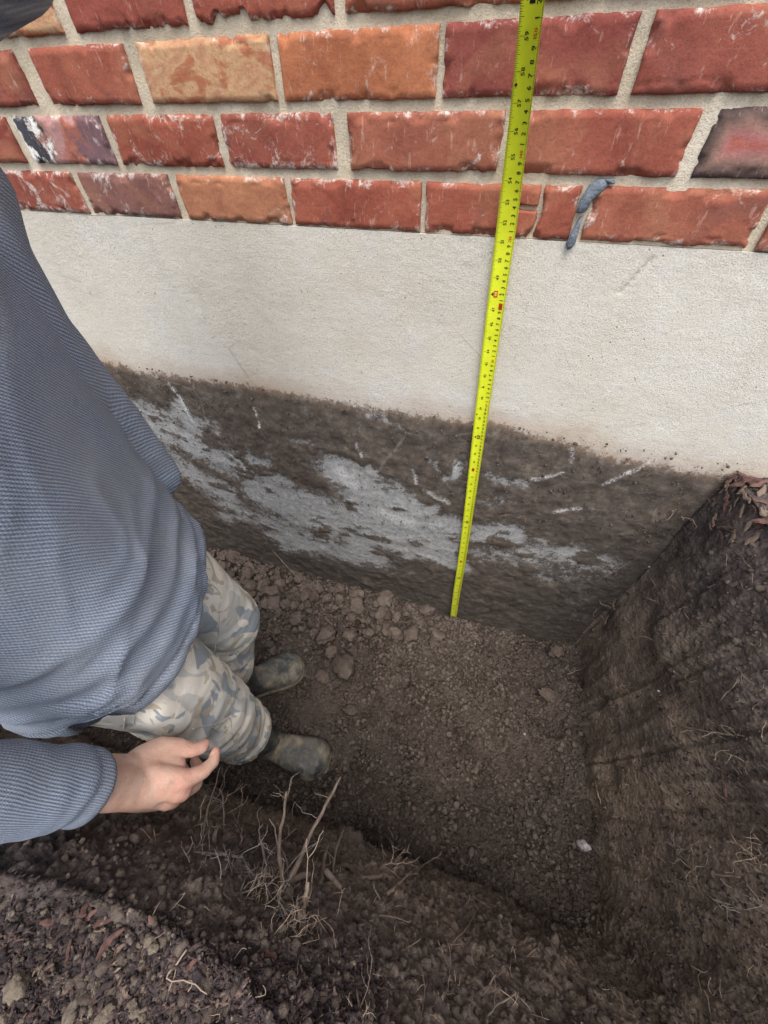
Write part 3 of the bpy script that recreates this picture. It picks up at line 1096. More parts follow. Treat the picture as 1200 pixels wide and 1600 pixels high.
# ================================================================== ROOTS
def mat_root(name, c0, c1):
    a = M(name, .85, .2)
    c = a.ramp(a.noise(45, 5, .7, a.map((1, 1, 1))), [(.3, c0), (.7, c1)])
    c = a.mix(a.ramp(a.noise(120, 4, .7), [(.55, 0), (.7, .5)]), c, (.06, .045, .035))
    return a.out(c, a.bump(a.noise(160, 5, .7), .6, .002))


ROOT_PALE = mat_root('pale_root', (.17, .125, .095), (.36, .28, .215))
ROOT_BROWN = mat_root('brown_root', (.085, .064, .052), (.20, .155, .125))
ROOT_GREY = mat_root('grey_root', (.12, .105, .095), (.25, .22, .20))


def wiggle(P, n, amp, seed):
    P = np.asarray(P, float)
    t = np.linspace(0, len(P) - 1, n)
    i = np.clip(t.astype(int), 0, len(P) - 2)
    f = (t - i)[:, None]
    p0, p1, p2, p3 = P[np.maximum(i - 1, 0)], P[i], P[i + 1], P[np.minimum(i + 2, len(P) - 1)]
    c = p1 + .5 * f * (p2 - p0 + f * (2 * p0 - 5 * p1 + 4 * p2 - p3 + f * (3 * (p1 - p2) + p3 - p0)))
    T = np.stack([t * 2.3 + seed * 9.1, 0 * t + seed, 0 * t], -1)
    w = np.stack([fbm(T + k * 11, 3, 100 + k, .6) for k in range(3)], -1)
    return c + amp * w


def tube_root(mb, P, r0, r1, seed, n=None, k=6, amp=.002):
    L = np.linalg.norm(np.diff(np.asarray(P), axis=0), axis=1).sum()
    n = n or int(np.clip(L / .006, 5, 60))
    c = wiggle(P, n, amp, seed)
    t = np.linspace(0, 1, n)
    r = r0 + (r1 - r0) * t
    r = r * (1 + .28 * fbm(np.stack([t * L * 60 + seed, 0 * t, 0 * t], -1), 3, 110))
    mb.add(*tube(c, r, k))
    return c


def twigs(mb, p, d, L, r, depth, rg, spread=.9):
    """a rootlet that bends and forks"""
    n = max(3, int(L / .007))
    P = [np.asarray(p, float)]
    d = np.asarray(d, float) / np.linalg.norm(d)
    for i in range(n):
        d = d + rg.normal(0, .28, 3)
        d /= np.linalg.norm(d)
        P.append(P[-1] + d * L / n)
        if depth > 0 and i > 0 and rg.random() < .42:
            b = d + rg.normal(0, spread, 3)
            twigs(mb, P[-1], b, L * rg.uniform(.35, .7), r * .7, depth - 1, rg, spread)
    mb.add(*tube(P, np.linspace(r, r * .45, len(P)), 5))


def px_points(pts, lift0, lift1, ref=None):
    """pixels -> places: base on the earth, then rising off it towards the free end"""
    h0 = hit(*pts[0])
    out = []
    L = np.concatenate([[0], np.cumsum([math.hypot(pts[i + 1][0] - pts[i][0], pts[i + 1][1] - pts[i][1]) for i in range(len(pts) - 1)])])
    for i, (u, v) in enumerate(pts):
        t = L[i] / L[-1]
        hh = hit(u, v)
        dist = min(hh[2] - (lift0 + (lift1 - lift0) * t), h0[2] * (1 + .10 * t) if lift1 > .04 else 9)
        out.append(CAM_LOC + pix_ray(u, v) * dist)
    return np.array(out)


n_root = 0


def root(pts, r0, r1, label, m=None, lift=(-.004, .05), side=0, rg_seed=None, amp=.003, group=None, ends=()):
    global n_root
    n_root += 1
    rg = np.random.default_rng(500 + n_root)
    P = px_points(pts, *lift)
    mb = MB()
    c = tube_root(mb, P, r0, r1, n_root, amp=amp, k=8 if r0 > .003 else 6)
    for i in range(side):
        j = int(rg.uniform(.15, .95) * (len(c) - 1))
        d = c[min(j + 1, len(c) - 1)] - c[j - 1]
        d = d / (np.linalg.norm(d) + 1e-9) + rg.normal(0, .7, 3)
        twigs(mb, c[j], d, rg.uniform(.02, .06), max(r1 * .45, .0005), 1, rg)
    o = mb.build('root', m or ROOT_BROWN)
    for e in ends:
        me_ = MB()
        tube_root(me_, px_points(e, lift[1] * .7, lift[1]), r1 * .9, r1 * .4, n_root + 50, amp=amp)
        me_.build('split_tip', m or ROOT_BROWN, o)
    return tag(o, label, 'root', group)


root([(441, 1384), (436, 1330), (441, 1285), (449, 1237)], .0031, .0022, 'straight blunt grey brown root standing upright left of the thick forked root', ROOT_BROWN, (-.01, .10), 2)
root([(452, 1380), (466, 1348), (488, 1298), (508, 1258), (533, 1214)], .0046, .0018, 'longest thick root reaching up towards the lower boot with a split pale tip', ROOT_BROWN, (-.01, .16), 3,
     ends=[[(506, 1262), (510, 1248), (523, 1232)]])
root([(440, 1388), (456, 1375), (483, 1366)], .0058, .0040, 'short thick root bending right at the foot of the upright pair', ROOT_BROWN, (-.01, .03), 1)
root([(466, 1438), (474, 1410), (481, 1379)], .0050, .0022, 'pale pointed root stub standing in the grey rootlet tangle', ROOT_PALE, (-.005, .06), 2)
root([(520, 1372), (528, 1356), (544, 1355), (566, 1371), (598, 1367)], .0052, .0030, 'thick brown root arching over to the right at the foot of the bank', ROOT_BROWN, (-.01, .04), 2)
root([(536, 1392), (524, 1376), (509, 1362)], .0060, .0045, 'stubby dark root leaning left under the arching root', ROOT_BROWN, (-.01, .03), 1)
root([(605, 1398), (636, 1368), (662, 1352), (690, 1333)], .0030, .0012, 'thin pale root running up right across the dark floor', ROOT_PALE, (-.005, .03), 3)
root([(418, 1362), (412, 1330), (405, 1300), (412, 1285)], .0022, .0010, 'thin grey root hooked at its top, left of the upright root', ROOT_GREY, (-.01, .09), 4)
root([(316, 1308), (323, 1270), (334, 1235), (345, 1198)], .0022, .0009, 'long thin root rising beside the fingers towards the trouser leg', ROOT_BROWN, (-.01, .12), 3)
root([(302, 1283), (314, 1268), (321, 1260)], .0032, .0022, 'short stub of root below the knuckles of the hand', ROOT_BROWN, (-.01, .05), 2)
root([(301, 1332), (330, 1335), (380, 1337)], .0024, .0016, 'horizontal root lying along the bank left of the upright roots', ROOT_GREY, (.0, .03), 3)
root([(521, 1366), (523, 1335), (530, 1312), (538, 1297)], .0024, .0014, 'thin upright root right of the thick forked root', ROOT_BROWN, (-.01, .08), 2)
root([(500, 1382), (507, 1350), (512, 1322)], .0034, .0024, 'short dark root standing before the thin upright root', ROOT_BROWN, (-.01, .05), 1)
root([(377, 1325), (376, 1305), (379, 1286)], .0022, .0016, 'small vertical peg of root above the horizontal root', ROOT_BROWN, (-.01, .05), 1)
root([(349, 1302), (350, 1265), (345, 1232)], .0016, .0010, 'slender root standing just right of the long thin root by the fingers', ROOT_GREY, (-.01, .09), 3)
root([(335, 1320), (337, 1300), (341, 1284)], .0042, .0026, 'thick broken root stump in the shade under the hand', ROOT_BROWN, (-.01, .04), 1)
root([(418, 1362), (425, 1350), (440, 1362), (452, 1382)], .0012, .0008, 'fine curling root looped behind the upright root', ROOT_GREY, (-.005, .03), 2)
root([(385, 1275), (400, 1250), (413, 1231)], .0012, .0007, 'hair thin root slanting up left of the upright root', ROOT_BROWN, (.0, .05), 2)
root([(480, 1345), (500, 1320), (506, 1298)], .0014, .0007, 'fine root curving between the thick forked root and the rounded clod', ROOT_BROWN, (-.005, .06), 3)
# right bank
root([(1043, 1119), (1058, 1130), (1080, 1138), (1104, 1142), (1130, 1146), (1163, 1150)], .0022, .0012, 'pale many branched root lying across the right bank like a bare twig', ROOT_PALE, (.002, .008), 9, amp=.002)
root([(1125, 1094), (1137, 1080), (1152, 1064)], .0014, .0008, 'small pale root flicking up on the right bank near the wall', ROOT_PALE, (.002, .006), 1)
root([(907, 990), (925, 996), (947, 1008)], .0020, .0010, 'reddish root poking from the corner where bank meets wall', ROOT_BROWN, (.002, .02), 2)
root([(873, 1058), (898, 1050), (914, 1041), (917, 1028)], .0012, .0007, 'thin root bridging floor and bank at the corner of the pit', ROOT_PALE, (.004, .012), 1)
root([(985, 817), (1003, 815), (1023, 816)], .0016, .0009, 'small grey root stuck to the wall at the right soil edge', ROOT_GREY, (.002, .006), 6)
root([(1105, 1362), (1130, 1367), (1157, 1371)], .0024, .0014, 'short fat pale root low on the right bank', ROOT_PALE, (.002, .006), 3)
root([(1058, 1330), (1072, 1345), (1082, 1360), (1090, 1372)], .0018, .0010, 'pale crooked root left of the short fat one on the bank', ROOT_PALE, (.002, .008), 7)
root([(1160, 1328), (1175, 1345), (1198, 1352)], .0020, .0010, 'pale forked root at the very edge of the right bank', ROOT_PALE, (.002, .01), 5)
root([(930, 1232), (936, 1245), (940, 1256)], .0018, .0010, 'splinter of yellow root low on the right bank above the pale stone', ROOT_PALE, (.002, .005), 0)
root([(292, 1484), (275, 1505), (259, 1529), (285, 1533), (305, 1538), (322, 1554)], .0009, .0005, 'thin pale rootlet bent like a hook on the bark of the near yard', ROOT_PALE, (.004, .006), 1, amp=.0015)
root([(383, 874), (405, 880), (420, 905)][::-1], .0016, .0009, 'thin root hanging down the wall foot left of the heap', ROOT_BROWN, (.004, .02), 1)
root([(412, 838), (428, 862), (455, 892), (462, 897)], .0018, .0010, 'slender root trailing down the stained wall to the heap', ROOT_PALE, (.003, .008), 0, amp=.001)
for pts, lb in [([(545, 1598), (560, 1570), (556, 1545)], 'crooked pale root in the dark bank at the bottom edge'),
                ([(655, 1598), (662, 1568), (668, 1530)], 'upright brown root in the dark bank at the bottom edge'),
                ([(740, 1598), (772, 1575), (806, 1553)], 'slanting stubby root at the bottom edge, right of the upright one'),
                ([(690, 1560), (700, 1540), (702, 1525)], 'short peg of root in the dark bank'),
                ([(760, 1540), (772, 1530), (776, 1522)], 'pale root end behind the slanting stub'),
                ([(1110, 1598), (1108, 1575), (1102, 1548)], 'grey root standing at the lower right of the bank'),
                ([(1160, 1580), (1175, 1581), (1192, 1578)], 'pale root end at the lower right corner of the bank'),
                ([(560, 1450), (600, 1430), (640, 1440)], 'long brown root sagging along the near bank in shade'),
                ([(700, 1480), (730, 1450), (745, 1420)], 'slim root rising from the near bank in deep shade'),
                ([(820, 1500), (845, 1470), (850, 1440)], 'slim root at the right end of the near bank')]:
    root(pts, .0017, .0009, lb, ROOT_BROWN, (-.004, .02), 1)

# tangles of fine rootlets
TANGLE_AT = [((318, 1345), 30, 18, 'grey tangle of fine rootlets below the hand'), ((372, 1378), 34, 22, 'row of fine grey rootlets on the bank left of the upright roots'),
             ((402, 1400), 28, 22, 'pale rootlet brush hanging at the foot of the upright root'), ((425, 1412), 26, 18, 'grey rootlets between the brush and the pointed stub'),
             ((455, 1448), 36, 40, 'dense pale nest of rootlets round the pointed stub'), ((330, 1275), 26, 14, 'fine rootlets in the shade beside the fingers'),
             ((545, 1575), 30, 14, 'knotted pale rootlets at the bottom edge of the picture'), ((608, 1345), 18, 9, 'bushy rootlets beside the thin pale root on the dark floor'),
             ((1075, 1345), 30, 12, 'spread of grey rootlets on the lower right bank'), ((1165, 1420), 34, 16, 'dense grey rootlets at the right edge of the bank'),
             ((1165, 1180), 30, 9, 'rootlets round the many branched pale root'), ((1060, 800), 16, 8, 'rootlets in the upper corner of bank and wall'),
             ((800, 812), 26, 6, 'dark hair roots stuck on the wall right of the tape'), ((1190, 1335), 20, 8, 'tuft of pale rootlets half up the right bank'),
             ((660, 1560), 40, 12, 'sparse rootlets in the dark bank at the bottom'), ((940, 955), 26, 8, 'rootlets in the pit corner below the stained wall'),
             ((330, 625), 16, 9, 'dark tuft of dried rootlets on the wall'), ((1090, 1560), 30, 9, 'rootlets at the lower right of the bank')]
for (u, v), rad, num, lb in TANGLE_AT:
    rg = np.random.default_rng(int(u * 7 + v))
    mb = MB()
    dark = 'dark' in lb and 'wall' in lb
    for i in range(num):
        a, q = rg.uniform(0, 6.28), rad * math.sqrt(rg.random())
        h = hit(u + q * math.cos(a), v + q * math.sin(a) * .7)
        d = h[1] * rg.uniform(.0, .7) + rg.normal(0, .7, 3)
        if dark: d = h[1] * .12 + rg.normal(0, .5, 3) * np.array([1, .1, 1])
        sc = h[2] / .9
        twigs(mb, h[0] - h[1] * .002, d, (rg.uniform(.022, .050) if (u < 620 and 1200 < v < 1500) else rg.uniform(.012, .030)) * sc, rg.uniform(.0005, .0009) * sc, 2, rg)
    tag(mb.build('rootlet_tangle', ROOT_BROWN if dark else (ROOT_GREY if 'grey' in lb else ROOT_PALE)), lb, 'rootlets')

mb = MB()
rg = np.random.default_rng(91)
for i in range(420):
    u, v = (rg.uniform(900, 1200), rg.uniform(780, 1600)) if i < 260 else (rg.uniform(230, 900), rg.uniform(1290, 1600))
    h = hit(u, v)
    if h[0][1] > -.02: continue
    d = h[1] * rg.uniform(0, .5) + rg.normal(0, .6, 3)
    twigs(mb, h[0] - h[1] * .001, d, rg.uniform(.008, .028), rg.uniform(.0004, .0008), 1, rg)
tag(mb.build('hair_roots', ROOT_PALE), 'hair roots sprouting from the cut earth banks', 'roots', None, 'stuff')


# ================================================================== BARK, STONES, CRUMBS OF THE YARD
def mat_chip(name, a0, a1):
    a = M(name, .88, .2)
    info = a.n('ShaderNodeObjectInfo')
    c = a.ramp(a.noise(1.0, 5, .7, a.map((30, 160, 60))), [(.3, a0), (.7, a1)])
    c = a.mix(1.0, c, a.ramp(info.outputs['Random'], [(0, .6), (1, 1.25)]), 'MULTIPLY')
    return a.out(c, a.bump(a.noise(1.0, 5, .7, a.map((40, 220, 90))), .7, .002))


CHIP_RED = mat_chip('reddish_bark', (.095, .048, .041), (.18, .105, .088))
CHIP_TAN = mat_chip('tan_bark', (.12, .085, .064), (.23, .175, .135))
CHIP_DARK = mat_chip('dark_bark', (.04, .029, .027), (.085, .062, .055))


def chip_geo(L, w, t, seed, curl=.15):
    n, k = 8, 6
    x = np.linspace(-.5, .5, n)
    T = np.stack([x * 4 + seed * 3, 0 * x, 0 * x], -1)
    ww = w * (.12 + .88 * np.cos(x * math.pi * .92) ** .75) * (1 + .22 * fbm(T, 2, 120))
    yo = w * .35 * fbm(T + 7, 2, 121)
    zo = curl * L * (x ** 2) + t * fbm(T + 3, 2, 122)
    rings = []
    for i in range(n):
        rings.append([(x[i] * L, yo[i] - ww[i] / 2, zo[i]), (x[i] * L, yo[i] - ww[i] * .2, zo[i] + t * .7), (x[i] * L, yo[i] + ww[i] * .25, zo[i] + t * .6),
                      (x[i] * L, yo[i] + ww[i] / 2, zo[i] + t * .1), (x[i] * L, yo[i] + ww[i] * .2, zo[i] - t * .5), (x[i] * L, yo[i] - ww[i] * .25, zo[i] - t * .45)])
    return loft(rings)


def basis(nrm, rg):
    nrm = nrm + rg.normal(0, .25, 3)
    nrm /= np.linalg.norm(nrm)
    a = np.cross(nrm, rg.normal(0, 1, 3))
    a /= np.linalg.norm(a)
    return np.stack([a, np.cross(nrm, a), nrm], 1)


CHIP_MESH = {}
for nm, mm in (('red', CHIP_RED), ('tan', CHIP_TAN), ('dark', CHIP_DARK)):
    CHIP_MESH[nm] = []
    for i in range(6):
        V, F = chip_geo(1.0, RNG.uniform(.2, .42), .10, i + len(CHIP_MESH) * 9, RNG.uniform(-.1, .3))
        me = raw_mesh('bark_chip', V, F, False)
        me.materials.append(mm)
        CHIP_MESH[nm].append(me)


def chip(u, v, L, kind, label, group=None, rg=RNG, ang=None, name='bark_chip', wide=1.0, off=.003):
    h = hit(u, v)
    B = basis(h[1], rg)
    if ang is not None:
        d = CR * math.cos(ang) + CD * math.sin(ang)
        a = d - h[1] * (d @ h[1])
        a /= np.linalg.norm(a)
        B = np.stack([a, np.cross(h[1], a), h[1]], 1)
    o = bpy.data.objects.new(name, CHIP_MESH[kind][int(rg.integers(6))])
    COL.objects.link(o)
    Mx = Matrix.Identity(4)
    for i in range(3):
        for j in range(3):
            Mx[i][j] = B[i, j] * L * .8 * (min(wide, 1.4) if j == 1 else 1)
        Mx[i][3] = h[0][i] + h[1][i] * off
    o.matrix_world = Mx
    return tag(o, label, 'bark chip', group)


for u, v, L, kd, ang, wd, lb in [(135, 1419, .028, 'red', 1.1, 1.9, 'pinkish red bark flake at the dark hollow of the near yard'), (146, 1427, .020, 'red', -.9, 2.0, 'salmon bark flake leaning against the pinkish one'),
                                 (162, 1442, .020, 'red', -.5, 1.6, 'orange brown bark flake below the salmon one'), (172, 1471, .032, 'red', -.7, 1.0, 'slim curved reddish chip on the near yard'),
                                 (84, 1440, .030, 'red', -.4, 1.0, 'slender red brown chip near the left edge'), (95, 1462, .030, 'dark', -.9, 1.2, 'brown chip under the slender one near the left edge'),
                                 (62, 1500, .022, 'dark', -.9, 1.0, 'broad brown sliver of bark among pale crumbs'), (70, 1517, .026, 'tan', -.5, .7, 'long pale sliver of bark below the broad one'),
                                 (87, 1517, .026, 'tan', 1.0, .6, 'thin curved yellowish stick beside the long sliver'), (222, 1510, .018, 'red', .6, 1.1, 'small red chip in the middle of the near yard'),
                                 (300, 1505, .024, 'red', -.1, .9, 'orange red sliver right of the hooked rootlet'), (112, 1485, .022, 'red', 1.4, .9, 'upright reddish sliver among the chips'),
                                 (238, 1440, .016, 'red', 1.2, 1.2, 'single red chip on the bare slope'), (178, 1495, .028, 'tan', -.6, .5, 'straight thin splinter on the near yard'),
                                 (420, 1492, .022, 'red', .9, 1.5, 'curled red chip near the nest of rootlets'), (208, 1483, .022, 'dark', -1.0, .9, 'dark sliver with a pale end'),
                                 (1136, 1238, .050, 'red', 1.5, .8, 'long pinkish red bark strip on the right bank'), (1131, 1203, .026, 'red', -.3, 1.4, 'torn reddish flake above the long strip on the bank')]:
    chip(u, v, L, kd, lb, None, RNG, ang, wide=wd)
# the heap of red bark at the corner of the yard by the wall
for u, v, L, kd, ang, wd, lb in [(1172, 745, .075, 'red', .35, .7, 'longest red bark strip against the wall'), (1147, 741, .045, 'red', -.4, .9, 'curled bark strip at the left end of the bark by the wall'),
                                 (1157, 757, .045, 'red', .05, 1.0, 'flat pinkish strip below the curled one'), (1180, 760, .05, 'red', -.25, .9, 'greyish pink strip in the middle of the bark by the wall'),
                                 (1170, 778, .035, 'tan', .5, 1.3, 'tan flake on the dark soil below the strips'), (1187, 770, .040, 'tan', -.9, .8, 'upright tan sliver at the right edge'),
                                 (1164, 800, .035, 'tan', -.5, 1.6, 'broad greyish flake lower down the bank edge'), (1193, 815, .04, 'red', .2, 1.2, 'red brown flake at the right edge of the picture'),
                                 (1134, 795, .022, 'red', 1.0, 1.6, 'small reddish flake in the dark soil')]:
    chip(u, v, L, kd, lb, None, RNG, ang, wide=wd, off=.006)
for i in range(46):
    u, v = RNG.uniform(1105, 1215), RNG.uniform(728, 850)
    if (u - 1105) + (v - 728) * .3 < 12: continue
    if hit(u, v)[0][1] > -.006: v += 22
    chip(u, v, RNG.uniform(.015, .042), ['red', 'red', 'tan', 'dark'][int(RNG.integers(4))], 'shredded bark strip in the reddish bark at the corner by the wall', 'bark strips at the corner by the wall', RNG, RNG.uniform(-1, 1.3), off=.005)
for i in range(120):
    u, v = RNG.uniform(-10, 470), RNG.uniform(1380, 1610)
    if v < 1425 + (u - 60) * .22 or RNG.random() < (u / 900): continue
    chip(u, v, RNG.uniform(.009, .020), ['red', 'tan', 'dark', 'dark', 'dark'][int(RNG.integers(5))], 'shredded bark chip scattered over the near yard', 'bark chips on the near yard', RNG, RNG.normal(-.7, .7), wide=RNG.uniform(.6, 1.2))

a_ = M('pale_crumb', .95, .15)
PALE = a_.out(a_.mix(.6, a_.ramp(a_.noise(40, 5, .7), [(.3, (.10, .078, .062)), (.7, (.23, .19, .145))]), a_.ramp(a_.noise(200, 4, .7), [(.3, .5), (.7, 1.3)]), 'MULTIPLY'), a_.bump(soil_bump(a_), .8, .004))
PALE_MESH = []
for i in range(8):
    V, F = lump(.006, 70 + i, ICO3, 1.0, RNG.uniform(.7, 1.3, 3))
    PALE_MESH.append(raw_mesh('pale_clod', V, [F]))
    PALE_MESH[-1].materials.append(PALE)


def pale(u, v, r, label, group=None, sc=(1, 1, .8)):
    h = hit(u, v)
    o = bpy.data.objects.new('pale_clod', PALE_MESH[int(RNG.integers(8))])
    COL.objects.link(o)
    o.location = h[0] + h[1] * r * .35
    o.rotation_euler = RNG.uniform(-1, 1, 3)
    o.scale = (r * sc[0] / .006, r * sc[1] / .006, r * sc[2] / .006)
    return tag(o, label, 'clod', group)


pale(30, 1542, .0085, 'largest pale sandy lump in the bark near the left edge', None, (1, 1.3, .9))
pale(122, 1575, .008, 'pale crumbly lump at the bottom edge', None, (.8, 1.2, .9))
pale(165, 1585, .007, 'pale lump right of the one at the bottom edge', None, (1.3, .8, .8))
pale(42, 1320, .005, 'lone pale pebble of soil beneath the sleeve')
for i in range(64):
    u, v = RNG.uniform(5, 240), RNG.uniform(1370, 1600)
    if v < 1395 + u * .3: continue
    pale(u, v, float(np.clip(RNG.lognormal(math.log(.0030), .35), .002, .006)), 'pale sandy crumb among the bark of the near yard', 'pale crumbs in the bark of the near yard')
a_ = M('dark_crumb', .95, .15)
DARKC = a_.out(a_.mix(.7, a_.ramp(a_.noise(110, 2, .5), [(.3, (.022, .017, .018)), (.55, (.052, .040, .040)), (.65, (.11, .088, .075)), (.74, (.27, .22, .165))]), a_.ramp(a_.noise(200, 4, .7), [(.3, .5), (.7, 1.4)]), 'MULTIPLY'), a_.bump(soil_bump(a_), .7, .004))
pts = []
for i in range(9500):
    u, v = (RNG.uniform(-20, 600), RNG.uniform(1330, 1615)) if i < 7200 else (RNG.uniform(900, 1210), RNG.uniform(740, 1610))
    if i < 7200 and RNG.random() > sstep(1360, 1470, v - .12 * u): continue
    h = hit(u, v)
    if h[0][1] > -.01: continue
    pts.append(h[0] + h[1] * .0005)
pts = np.array(pts)
crumbs('dark_crumbs', pts, np.clip(RNG.lognormal(math.log(.0013), .5, len(pts)), .0006, .0042), DARKC, ICO2, 'dark crumbs of topsoil and rotted bark on the banks and the near yard', 'crumbs', 10, .9)

pb = []
for i in range(2300):
    u, v = (RNG.uniform(890, 1205), RNG.uniform(860, 1610)) if i < 900 else (RNG.uniform(100, 900), RNG.uniform(1290, 1610))
    h = hit(u, v)
    if h[0][1] > -.02 or h[0][2] < .03: continue
    pb.append(h[0] + h[1] * .0004)
pb = np.array(pb)
crumbs('bank_crumbs', pb, np.clip(RNG.lognormal(math.log(.0022), .5, len(pb)), .0009, .0075), MAT_CLOD, ICO2, 'brown crumbs clinging to the cut faces of the pit banks', 'crumbs', 10, .9)
wc = []
for i in range(1750):
    if i < 1500:
        x, z = RNG.uniform(-1.1, .46), .955 - abs(RNG.normal(0, .22))
    else:
        z = RNG.uniform(.05, .93); x = .435 - abs(RNG.normal(0, .05))
    if z < .03: continue
    wc.append((x, -.006 - .002 * RNG.random(), z))
crumbs('wall_crumbs', np.array(wc), np.clip(RNG.lognormal(math.log(.0016), .5, len(wc)) * 1.0, .0006, .0042), MAT_CLOD, ICO1, 'crumbs of soil still sticking to the dug out foundation', 'crumbs', 10, .9)
mb = MB()
SHRED = [chip_geo(1.0, float(RNG.uniform(.16, .35)), .09, 60 + i, float(RNG.uniform(-.1, .3))) for i in range(8)]
for i in range(3000):
    u, v = RNG.uniform(-20, 620), RNG.uniform(1370, 1615)
    if RNG.random() > sstep(1370, 1480, v - .14 * u): continue
    h = hit(u, v)
    ang = RNG.normal(-.8, .55)
    d = CR * math.cos(ang) + CD * math.sin(ang) + RNG.normal(0, .25, 3)
    nn = h[1] + RNG.normal(0, .3, 3); nn /= np.linalg.norm(nn)
    ax_ = d - nn * (d @ nn); ax_ /= np.linalg.norm(ax_)
    Bm = np.stack([ax_, np.cross(nn, ax_), nn], 1)
    Vs, Fs_ = SHRED[int(RNG.integers(8))]
    mb.add((Vs * float(np.clip(RNG.lognormal(math.log(.0062), .42), .003, .016))) @ Bm.T + h[0] + h[1] * .0025, Fs_)
a_ = M('bark_shreds', .92, .15)
SHR_M = a_.out(a_.mix(.5, a_.ramp(a_.noise(70, 3, .6), [(.30, (.026, .019, .020)), (.5, (.046, .034, .034)), (.60, (.090, .060, .052)), (.72, (.18, .14, .105))]), a_.ramp(a_.noise(260, 4, .7), [(.3, .5), (.7, 1.4)]), 'MULTIPLY'))
tag(mb.build('bark_shreds', SHR_M, None, False), 'fine dark shreds of rotted bark covering the near yard', 'bark', None, 'stuff')

a_ = M('pale_stone', .6, .4)
STONE = a_.out(a_.ramp(a_.noise(40, 5, .65), [(.3, (.26, .23, .25)), (.7, (.44, .40, .43))]), a_.bump(a_.noise(80, 5, .7), .5, .004))
h = hit(911, 1322)
V, F = lump(.024, 99, ICO4, .55, (.55, .5, 1.15))
mb = MB(); mb.add(V, F)
o = mb.build('stone', STONE)
o.location = h[0] + h[1] * .004
o.rotation_euler = (.3, .35, .4)
tag(o, 'pale greyish stone embedded at the foot of the right bank', 'stone')
for (u, v, r, lb) in [(1030, 1080, .004, 'tiny bluish white stone on the right bank'), (742, 1006, .0035, 'small pale pebble on the floor below the tape'), (1015, 885, .0045, 'pale fleck of stone near the wall corner'), (820, 1147, .0055, 'grey pebble by the dark hollow')]:
    h = hit(u, v)
    V, F = lump(r, u, ICO2, .5, (1, .8, .9))
    mb = MB(); mb.add(V, F)
    o = mb.build('pebble', STONE)
    o.location = h[0] + h[1] * r * .3
    tag(o, lb, 'pebble')


# ================================================================== TAPE MEASURE
tape = empty('tape_measure', (0, -.012, 0))
tag(tape, 'bright yellow green tape measure blade standing on the pit floor against the wall', 'tape measure')
TOP = 1.80


def tape_pt(sx, h, off=0.0):
    """sx across the blade (-.5 left .. .5 right), h up the blade in metres"""
    sx, h = np.asarray(sx, float), np.asarray(h, float)
    q = np.maximum(h - 1.27, 0)
    y = -1.29 * q ** 2 + 2.6 * np.maximum(h - 1.50, 0) ** 2
    wd = .0255 + .0045 * sstep(.5, 1.2, h) - .0062 * sstep(1.3, 1.5, h)
    rise = .0048 - .0020 * sstep(.6, 1.2, h) + .0042 * sstep(1.3, 1.5, h)
    x = -.048 * h + .0025 * np.sin(h * 3.5) * sstep(.1, .5, h) + sx * wd
    return np.stack([x, y - rise * (2 * sx) ** 2 + .002 - off, h], -1)


hs_ = np.concatenate([np.arange(0, 1.2, .02), np.arange(1.2, TOP, .01)])
ss = np.linspace(-.5, .5, 13)
S_, H_ = np.meshgrid(ss, hs_)
Vf_ = tape_pt(S_, H_).reshape(-1, 3)
Vb_ = tape_pt(S_, H_, -.0003).reshape(-1, 3)
Fg = grid_faces(*S_.shape)
mb = MB()
n, m_ = S_.shape
mb.add(np.concatenate([Vf_, Vb_]), [Fg, Fg[:, ::-1] + n * m_])
idx = np.arange(n * m_).reshape(n, m_)
loop = np.concatenate([idx[0, :-1], idx[:-1, -1], idx[-1, :0:-1], idx[:0:-1, 0]])
ln = np.roll(loop, -1)
mb.f.append(np.stack([loop, loop + n * m_, ln + n * m_, ln], -1))
a_ = M('tape_yellow', .38, .45)
c = a_.ramp(a_.noise(30, 5, .7), [(.3, (.58, .64, .020)), (.7, (.70, .75, .032))])
zz = a_.n('ShaderNodeSeparateXYZ'); a_.set(zz.inputs[0], a_.co())
grime = a_.math('MULTIPLY', a_.ramp(zz.outputs['Z'], [(0, .75), (.35, .15), (.8, .0)]), a_.ramp(a_.noise(70, 5, .75), [(.40, 0), (.62, 1)]))
c = a_.mix(grime, c, (.17, .15, .07))
mb.build('blade', a_.out(c), tape)
a_ = M('tape_black', .5, .3); BLACK = a_.out((.015, .015, .012))
a_ = M('tape_red', .5, .3); REDM = a_.out((.55, .055, .012))
GLY = {}


def glyph(ch):
    if ch not in GLY:
        cu = bpy.data.curves.new('g', 'FONT')
        cu.body = ch
        cu.size = 1.0
        cu.resolution_u = 2
        cu.offset = .018
        o = bpy.data.objects.new('g', cu)
        COL.objects.link(o)
        dg = bpy.context.evaluated_depsgraph_get()
        ev = o.evaluated_get(dg)
        me = ev.to_mesh()
        V = np.array([v.co[:] for v in me.vertices])
        me.calc_loop_triangles()
        F = np.array([t.vertices[:] for t in me.loop_triangles])
        ev.to_mesh_clear()
        bpy.data.objects.remove(o)
        bpy.data.curves.remove(cu)
        GLY[ch] = (V, F, V[:, 0].min(), V[:, 0].max())
    return GLY[ch]


mk, mr, mw = MB(), MB(), MB()
WD = .029


def text(dst, t, s0, h0, size, off=.0004):
    xs_, w = [], 0
    for ch in t:
        V, F, a, b = glyph(ch)
        xs_.append((w - a, ch))
        w += b - a + .09
    w -= .09
    for x0, ch in xs_:
        V, F, a, b = glyph(ch)
        run = (V[:, 0] + x0 - w / 2) * size
        up = (V[:, 1] - .35) * size
        dst.add(tape_pt(s0 - up / WD, h0 + run, off), F)


